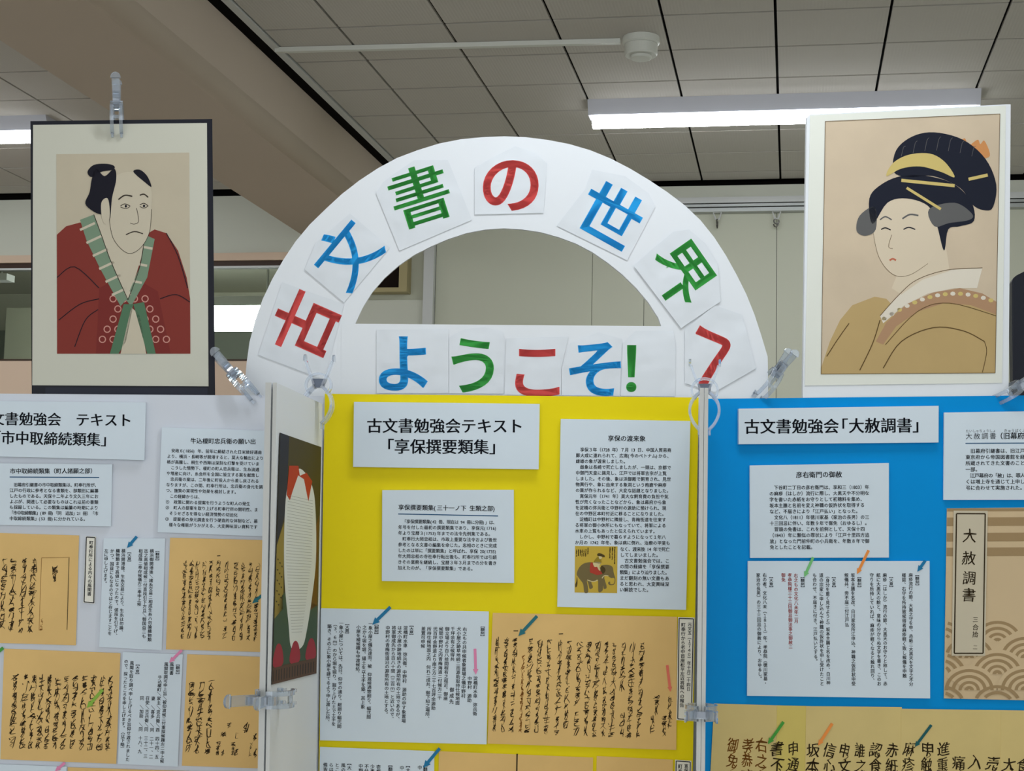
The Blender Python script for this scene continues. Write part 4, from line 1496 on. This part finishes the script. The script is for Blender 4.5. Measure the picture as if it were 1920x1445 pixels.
# neck and chest, collars
pg.fill([(192, 405), (270, 420), (276, 450), (266, 480), (240, 562), (204, 480)], SKIN, 4)
pg.fill([(150, 412), (176, 402), (190, 440), (208, 490), (238, 560), (226, 574), (186, 500), (162, 450)], PGRN, 5)
pg.fill([(176, 402), (188, 402), (204, 448), (246, 552), (238, 560), (208, 490), (190, 440)], SKIN, 6)
pg.fill([(272, 440), (290, 448), (276, 520), (246, 574), (236, 562), (262, 500)], PGRN, 5)
for k in range(6):
    t = k / 5.5
    x, y = 158 + 66 * t, 424 + 134 * t
    pg.ribbon([(x - 8, y + 7), (x + 20, y - 6)], 4.5, SKIN, 6)
for k in range(3):
    pg.ribbon([(286 - k * 10, 466 + k * 32), (264 - k * 10, 462 + k * 32)], 4.5, SKIN, 6)
pg.ribbon(spline([(176, 402), (190, 440), (208, 490), (240, 562)], 5), 1.3, PLINE, 8)
pg.ribbon(spline([(272, 440), (262, 500), (240, 562)], 5), 1.3, PLINE, 8)
# hem bands
pg.fill([(232, 570), (250, 570), (236, 640), (222, 663), (206, 663)], PGRD, 7)
pg.fill([(250, 570), (270, 566), (292, 663), (276, 663)], PGRD, 7)
pg.fill([(246, 576), (262, 590), (274, 663), (226, 663)], SKIN, 7)
# head: plain front-facing face
pg.fill(SP([(208, 340), (204, 400), (212, 446), (238, 474), (262, 466), (280, 436), (284, 392), (280, 345), (244, 322)]), SKIN, 9)
pg.ribbon(spline([(284, 392), (280, 436), (262, 466), (238, 474), (212, 446), (204, 400)], 5), 0.9, PLINE, 10)
pg.fill(SP([(196, 330), (214, 316), (218, 336), (210, 372), (206, 412), (196, 404), (178, 398), (160, 382), (168, 360), (172, 336), (180, 316)]), PBLK, 11)
pg.fill(SP([(164, 322), (176, 309), (200, 307), (214, 311), (212, 318), (190, 322), (172, 332)]), PBLK, 11)
pg.fill(SP([(250, 322), (262, 318), (276, 330), (284, 350), (272, 342)]), PBLK, 11)
pg.fill(SP([(190, 380), (202, 372), (206, 400), (202, 420), (192, 412)]), SKIN, 12)
for q, wd in (([(222, 374), (234, 366), (248, 368)], 2.6), ([(262, 366), (270, 364), (278, 370)], 2.4), ([(226, 386), (234, 382), (244, 386)], 1.4), ([(226, 388), (236, 391), (244, 387)], 1.2),
              ([(262, 384), (270, 381), (278, 386)], 1.4), ([(262, 387), (270, 390), (278, 386)], 1.2), ([(256, 390), (260, 414), (252, 420), (244, 418)], 1.0),
              ([(236, 440), (252, 434), (268, 438)], 2.0)):
    pg.ribbon(spline(q, 4), wd, PLINE, 12)
for x, y in ((236, 386.5), (270, 386)):
    pg.fill([(x + 2.2 * math.cos(a * .8), y + 2.6 * math.sin(a * .8)) for a in range(8)], PBLK, 13)
# robe folds
for q in ([(107, 520), (140, 500), (186, 540)], [(110, 600), (150, 570), (186, 560)], [(300, 560), (330, 552), (356, 566)], [(312, 437), (334, 480), (352, 540)], [(140, 650), (160, 600), (184, 580)]):
    pg.ribbon(spline(q, 5), 1.5, PBLK, 8)
pg.build('print_picture', mount, 'plain print of a man in a dark red robe')

# -- right: white board, mount sheet, print of a woman (plain stand-in)
PR2 = Plane(J_TWO - P_BLUE.n * 0.012, J_RIGHT - P_BLUE.n * 0.012)
b = MB()
f = [PR2.at(*q) for q in ((1512.5, 221), (1519, 214.5), (1887, 195.5), (1895, 195.5), (1891, 750), (1505, 752))]
g = f[:5] + [f[4].copy(), f[5].copy(), f[5]]
g[5].z = g[6].z = TABLE
b.prism(g, [p - PR2.n * 0.006 for p in g], BOARD)
pr = b.build('framed_print', fix=True)
tag(pr, 'print of a woman with a large black hairdo on a white board, upper right', 'print')
b = MB()
f = [PR2.at(*q, 0.001) for q in ((1519, 216.5), (1886, 197.5), (1879, 717.5), (1509, 722.5))]
b.prism(f, [p - PR2.n * 0.0008 for p in f], mat('ivory_mount', (228, 231, 222), 0.5, 0.3))
mount = child(b, 'mount', pr, fix=True)
pg = Page(PR2, 0.001)
G2 = mat('print_beige_ground', (206, 189, 164), 0.6, 0.2, vary=0.045, vscale=12)
HAIR, HGREY, GOLD, FACE = mc('print_hair_navy', (28, 32, 46)), mc('print_hair_grey', (98, 98, 98)), mc('print_comb_gold', (206, 186, 116)), mc('print_face', (216, 202, 178))
ROBE, ROBE2, WHT, BRN = mat('print_ochre_robe', (188, 162, 112), 0.6, 0.2, vary=0.03, vscale=12), mc('print_brown_band', (176, 140, 108)), mc('print_white', (224, 216, 200)), mc('print_brown_line', (96, 74, 42))
ORG, TEA, GRY = mc('print_orange', (204, 142, 88)), mc('print_coral', (190, 104, 78)), mc('print_sage_grey', (134, 130, 108))
pg.fill([(1547, 227), (1875.5, 213), (1866.5, 699.5), (1539, 701.5)], G2)
# shoulders and robe
pg.fill([(1539.5, 690), (1556, 640), (1575, 600), (1598, 572), (1640, 556), (1662, 560), (1690, 590), (1730, 572), (1790, 556), (1838, 566), (1868.5, 588), (1866.5, 699), (1539.2, 701)], ROBE, 1)
pg.fill([(1642, 640), (1662, 604), (1700, 570), (1750, 548), (1800, 540), (1842, 550), (1869, 566), (1868.5, 590), (1820, 572), (1770, 568), (1720, 584), (1680, 612), (1656, 646)], ROBE2, 2)
for k in range(15):
    t = k / 14
    x, y = 1658 + 200 * t, 616 - 62 * math.sin(math.pi * (0.12 + 0.62 * t)) - 12 * t + 4
    pg.fill([(x + 5 * math.cos(a), y + 4 * math.sin(a)) for a in [i * .9 for i in range(7)]], WHT if k % 2 else GOLD, 3)
# white under-collar and neck
pg.fill([(1650, 592), (1686, 552), (1720, 524), (1776, 506), (1842, 502), (1832, 540), (1790, 540), (1740, 550), (1696, 572), (1656, 606)], WHT, 3)
pg.fill([(1700, 470), (1768, 430), (1778, 490), (1780, 508), (1730, 524), (1690, 552), (1672, 540)], FACE, 4)
pg.ribbon(spline([(1650, 592), (1686, 552), (1720, 524), (1776, 506), (1842, 502)], 5), 1.2, BRN, 5)
# face, plain oval
pg.fill(SP([(1642, 384), (1636, 430), (1648, 482), (1674, 514), (1704, 516), (1740, 494), (1764, 450), (1766, 400), (1740, 360), (1690, 354)]), FACE, 6)
pg.ribbon(spline([(1636, 430), (1648, 482), (1674, 514), (1704, 516), (1740, 494)], 5), 0.7, BRN, 7)
# hair: cap, side roll and rounded top bun
pg.fill(SP([(1636, 420), (1630, 372), (1652, 346), (1690, 330), (1740, 330), (1790, 346), (1822, 380), (1826, 414), (1800, 424), (1778, 430), (1770, 470), (1756, 420), (1740, 386), (1700, 372), (1664, 380)]), HAIR, 8)
pg.fill(SP([(1612, 404), (1640, 388), (1642, 430), (1622, 442), (1606, 432)]), HGREY, 8)
pg.fill(SP([(1742, 392), (1790, 380), (1822, 400), (1818, 412), (1780, 418), (1752, 424)]), HGREY, 9)
pg.fill(SP([(1676, 322), (1680, 282), (1710, 256), (1752, 248), (1806, 262), (1848, 298), (1868, 346), (1862, 388), (1846, 394), (1824, 384), (1800, 352), (1750, 330), (1706, 332)]), HAIR, 8)
pg.fill(SP([(1662, 330), (1674, 306), (1704, 290), (1744, 288), (1772, 304), (1790, 332), (1764, 322), (1726, 312), (1690, 316)]), GOLD, 10)
for a_, b_, wd in (((1690, 338), (1790, 348), 6), ((1700, 352), (1764, 392), 5), ((1816, 336), (1852, 328), 6)):
    pg.ribbon([a_, b_], wd, GOLD, 11)
pg.fill([(1806 + 20 * math.cos(a * 1.257) * (1 if a % 2 else .55), 300 + 0 * a + 18 * math.sin(a * 1.257) - 24) for a in range(5)], ORG, 7)
pg.fill(SP([(1810, 284), (1832, 262), (1838, 270), (1846, 264), (1856, 292), (1834, 296)]), ORG, 7)
for k in range(7):
    x = 1690 + k * 22
    pg.ribbon(spline([(x, 282 + (k - 3) ** 2 * 1.2), (x + 4, 262 + (k - 3) ** 2 * 1.6), (x + 8, 256 + (k - 3) ** 2 * 2)], 3), 0.8, HGREY, 9)
# features
for q, wd, mm in (([(1650, 412), (1660, 406), (1672, 412)], 2.4, HGREY), ([(1692, 410), (1706, 402), (1722, 404)], 3.0, HGREY), ([(1652, 430), (1660, 427), (1670, 431)], 2.2, PBLK),
                  ([(1694, 430), (1704, 426), (1716, 430)], 2.2, PBLK), ([(1672, 440), (1666, 462), (1674, 466)], 0.9, BRN), ([(1668, 488), (1674, 485), (1680, 488)], 3.2, TEA)):
    pg.ribbon(spline(q, 4), wd, mm, 9)
# robe folds
for q, wd in (([(1592, 606), (1572, 634), (1550, 668)], 1.6), ([(1650, 600), (1636, 644), (1612, 694)], 1.8), ([(1656, 690), (1690, 640), (1750, 614), (1806, 620), (1846, 640)], 1.8), ([(1846, 640), (1850, 660), (1842, 698)], 1.2),
              ([(1660, 646), (1720, 584), (1780, 568), (1868, 592)], 1.2)):
    pg.ribbon(spline(q, 5), wd, BRN, 6)
pg.frame([(1547.5, 227.5), (1875, 213.5), (1866, 699), (1539.5, 701)], 0.9, BRN, 12)
pg.build('print_picture', mount, 'plain print of a woman with black hair')

# -- picture of a white animal on the side board (plain stand-in)
f = [P_WING.at(*q, 0.001) for q in ((525.5, 811), (602.5, 838), (593.5, 1262), (510, 1283))]
b = MB()
b.prism(f, [p - P_WING.n * 0.0008 for p in f], mc('poster_dark_olive', (74, 66, 40)))
o = b.build('poster', fix=True)
tag(o, 'tall poster of a white shape on dark patches, on the side board', 'poster')
pg = Page(P_WING, 0.001)


def T(u, v):
    return (525.5 + 77 * u - 15.5 * v + 6.5 * u * v, 811 + 27 * u + 472 * v - 48 * u * v)


pg.fill([T(*q) for q in ((0, 0), (.22, 0), (.2, .3), (0, .45))], mc('poster_navy', (40, 44, 60)), 1)
pg.fill([T(*q) for q in ((0, .45), (.16, .35), (.2, .7), (0, .74))], mc('poster_mustard', (150, 130, 60)), 1)
pg.fill([T(*q) for q in ((.82, .42), (.98, .3), (.98, .7), (.8, .72))], mc('poster_brown', (110, 76, 34)), 1)
pg.fill([T(*q) for q in ((0, .68), (.3, .62), (.98, .7), (.99, .93), (0, .93))], mc('poster_green', (62, 84, 62)), 1)
pw = mat('poster_white', (222, 226, 220), 0.6, 0.2)
pg.fill([T(*q) for q in spline([(.17, .32), (.24, .19), (.5, .12), (.8, .18), (.9, .30), (.93, .5), (.86, .66), (.76, .8), (.66, .87), (.42, .87), (.33, .76), (.2, .56)], 5, True)], pw, 2)
pg.fill([T(*q) for q in ((.2, .24), (.24, .12), (.46, .11), (.5, .15), (.66, .13), (.8, .16), (.72, .25), (.6, .16), (.46, .15), (.34, .22), (.28, .26))], mc('poster_red', (186, 58, 34)), 3)
for k in range(46):
    v = 0.24 + k * 0.0125
    wd = 0.30 if v < .5 else 0.30 - (v - .5) * .6
    if wd > 0.03:
        pg.ribbon([T(.53 - wd, v), T(.53 + wd, v + .004)], 0.6, mc('poster_grey_line', (150, 154, 146)), 3)
for k in range(14):
    pg.fill([T(.02 + .05 * (k % 3), .5 + k * .014), T(.06 + .05 * (k % 3), .5 + k * .014), T(.05 + .05 * (k % 3), .508 + k * .014)], mc('poster_dark', (40, 36, 28)), 2)
for u0, u1 in ((.0, .24), (.38, .62), (.74, .98)):
    pg.fill([T(*q) for q in spline([(u0, .92), (u0 + .05, .86), ((u0 + u1) / 2, .84), (u1 - .04, .86), (u1, .92), ((u0 + u1) / 2, .94)], 4, True)], mc('poster_crimson', (160, 44, 56)), 3)
pg.fill([T(*q) for q in ((0, .935), (1, .93), (1, 1), (0, 1))], mc('poster_border_brown', (92, 66, 48)), 4)
for k in range(16):
    u = .03 + k * .06
    pg.ribbon([T(u, .945), T(u, .99)], 1.4, mc('poster_dark', (40, 36, 28)), 5)
pg.ribbon([T(.0, .0), T(.0, 1.0)], 1.0, mc('poster_dark', (40, 36, 28)), 6)
pg.build('poster_picture', o)


# ================================================================== CLEAR PLASTIC CLIPS
def clip(pos, xa, za, s, label, spread=1.0):
    """pos = hinge; xa = direction the jaws open in; za = towards the handles"""
    za = V(za).normalized()
    xa = V(xa)
    xa = (xa - za * xa.dot(za)).normalized()
    ya = za.cross(xa)
    pos = V(pos)

    def W(x, y, z):
        return pos + (xa * x + ya * y + za * z) * s
    o = empty('clear_clip', pos)
    def strip(b, path, y0, y1, th, sg):
        path = [(x + (spread - 1) * .0066 * max(0, min(1, (.010 - z) / .03)), z) for x, z in path]
        """a flat bar bent along path (x, z), from y0 to y1 wide"""
        n = len(path)
        A, B, C_, D_ = [], [], [], []
        for i in range(n):
            p0, p1 = path[max(0, i - 1)], path[min(n - 1, i + 1)]
            dx, dz = p1[0] - p0[0], p1[1] - p0[1]
            l = math.hypot(dx, dz)
            nx, nz = -dz / l * th / 2, dx / l * th / 2
            x, z = path[i]
            A.append(W(sg * (x + nx), y0, z + nz))
            B.append(W(sg * (x + nx), y1, z + nz))
            C_.append(W(sg * (x - nx), y1, z - nz))
            D_.append(W(sg * (x - nx), y0, z - nz))
        fs = []
        for i in range(n - 1):
            for k in range(4):
                l = (k + 1) % 4
                fs.append((k * n + i, k * n + i + 1, l * n + i + 1, l * n + i))
        fs.append((0, n, 2 * n, 3 * n))
        fs.append((n - 1, 4 * n - 1, 3 * n - 1, 2 * n - 1))
        b.faces(A + B + C_ + D_, fs, CLEAR)
    for sg in (-1, 1):
        b = MB()
        hp = spline([(.006, .012), (.012, .026), (.0172, .040), (.0195, .047)], 3)
        strip(b, hp, -.0065, .0065, .0034, sg)
        end = [W(sg * .0195, .0085 * math.cos(t), .047 + .010 * math.sin(t)) for t in [math.pi * k / 10 for k in range(11)]]
        b.prism(end, [p + xa * (sg * 0.0034 * s) for p in end], CLEAR)
        child(b, 'handle', o, fix=True)
        b = MB()
        jp = spline([(.005, .010), (.013, .003), (.0195, -.008), (.0205, -.022), (.0145, -.036), (.0066, -.045)], 4)
        for y0, y1 in ((-.0105, -.0045), (.0045, .0105)):
            strip(b, jp, y0, y1, .0040, sg)
            strip(b, [(.0076, -.044), (.0076, -.0525)], y0 + .001, y1 - .001, .0030, sg)
        strip(b, [(.005, .010), (.013, .003)], -.0045, .0045, .0036, sg)
        strip(b, [(.0203, -.017), (.0205, -.023)], -.0045, .0045, .0030, sg)
        child(b, 'jaw', o, fix=True)
    b = MB()
    rp = [(.0185 * math.cos(a), .012 + .0165 * math.sin(a)) for a in [math.radians(-50 + 280 * k / 28) for k in range(29)]]
    strip(b, rp, -.005, .005, .0032, 1)
    child(b, 'spring_ring', o, fix=True)
    b = MB()
    fr = [W(-.008, -.0045, .008), W(.008, -.0045, .008), W(.010, -.0045, .021), W(-.010, -.0045, .021)]
    b.prism(fr, [p + ya * (0.009 * s) for p in fr], HINGE)
    child(b, 'hinge_block', o, fix=True)
    tag(o, label, 'clip', 'clear plastic clips')
    return o


def imgdir(x, y, depth=0.0):
    return RGT * x - UPV * y - FWD * depth


UPW = V((0, 0, 1))
clip(PL2.at(219, 203, -0.003), PL2.n, UPW + PL2.d * -0.06, 0.95, 'clear plastic clip on top of the man print')
wd_ = (V((WL_F.x, WL_F.y, 0)) - V((WL_N.x, WL_N.y, 0))).normalized()
wn_ = V((wd_.y, -wd_.x, 0))
p = on_depth(597, 737, 2.50)
clip(p, wn_ + wd_ * 0.05, UPW, 1.08, 'clear plastic clip standing on the left side board, above its picture')
wd2 = (V((WR_F.x, WR_F.y, 0)) - V((WR_N.x, WR_N.y, 0))).normalized()
wn2 = V((wd2.y, -wd2.x, 0))
p = on_depth(1321, 747, 2.38)
clip(p, wn2, UPW, 1.05, 'clear plastic clip standing on the right side board, between yellow and blue')
clip(P_LEFT.at(442, 706, -0.0035), P_LEFT.n + imgdir(.76, .65) * 0.12, imgdir(-.67, -.74), 1.0,
     'tilted clear plastic clip at the arch\'s left foot, beside the man print')
clip(P_BLUE.at(1452, 704, -0.0035), P_BLUE.n + imgdir(.8, -.6) * 0.12, imgdir(.6, -.8), 0.95,
     'tilted clear plastic clip at the arch\'s right foot, on the blue board\'s top edge')
clip(P_BLUE.at(1903, 727, -0.009), P_BLUE.n, imgdir(.87, -.5), 0.95,
     'tilted clear plastic clip under the woman print at the right edge', spread=2.0)
p = on_depth(500, 1311, 2.20)
clip(p, wn_, -wd_ + wn_ * -0.35, 1.15, 'clear plastic clip gripping the left side board\'s front edge, low down')
p = on_depth(1315, 1337, 2.215)
clip(p, wn2, -wd2, 1.0, 'clear plastic clip gripping the right side board\'s front edge, low down')

bpy.data.objects.remove(_fo)
bpy.data.curves.remove(_fc)
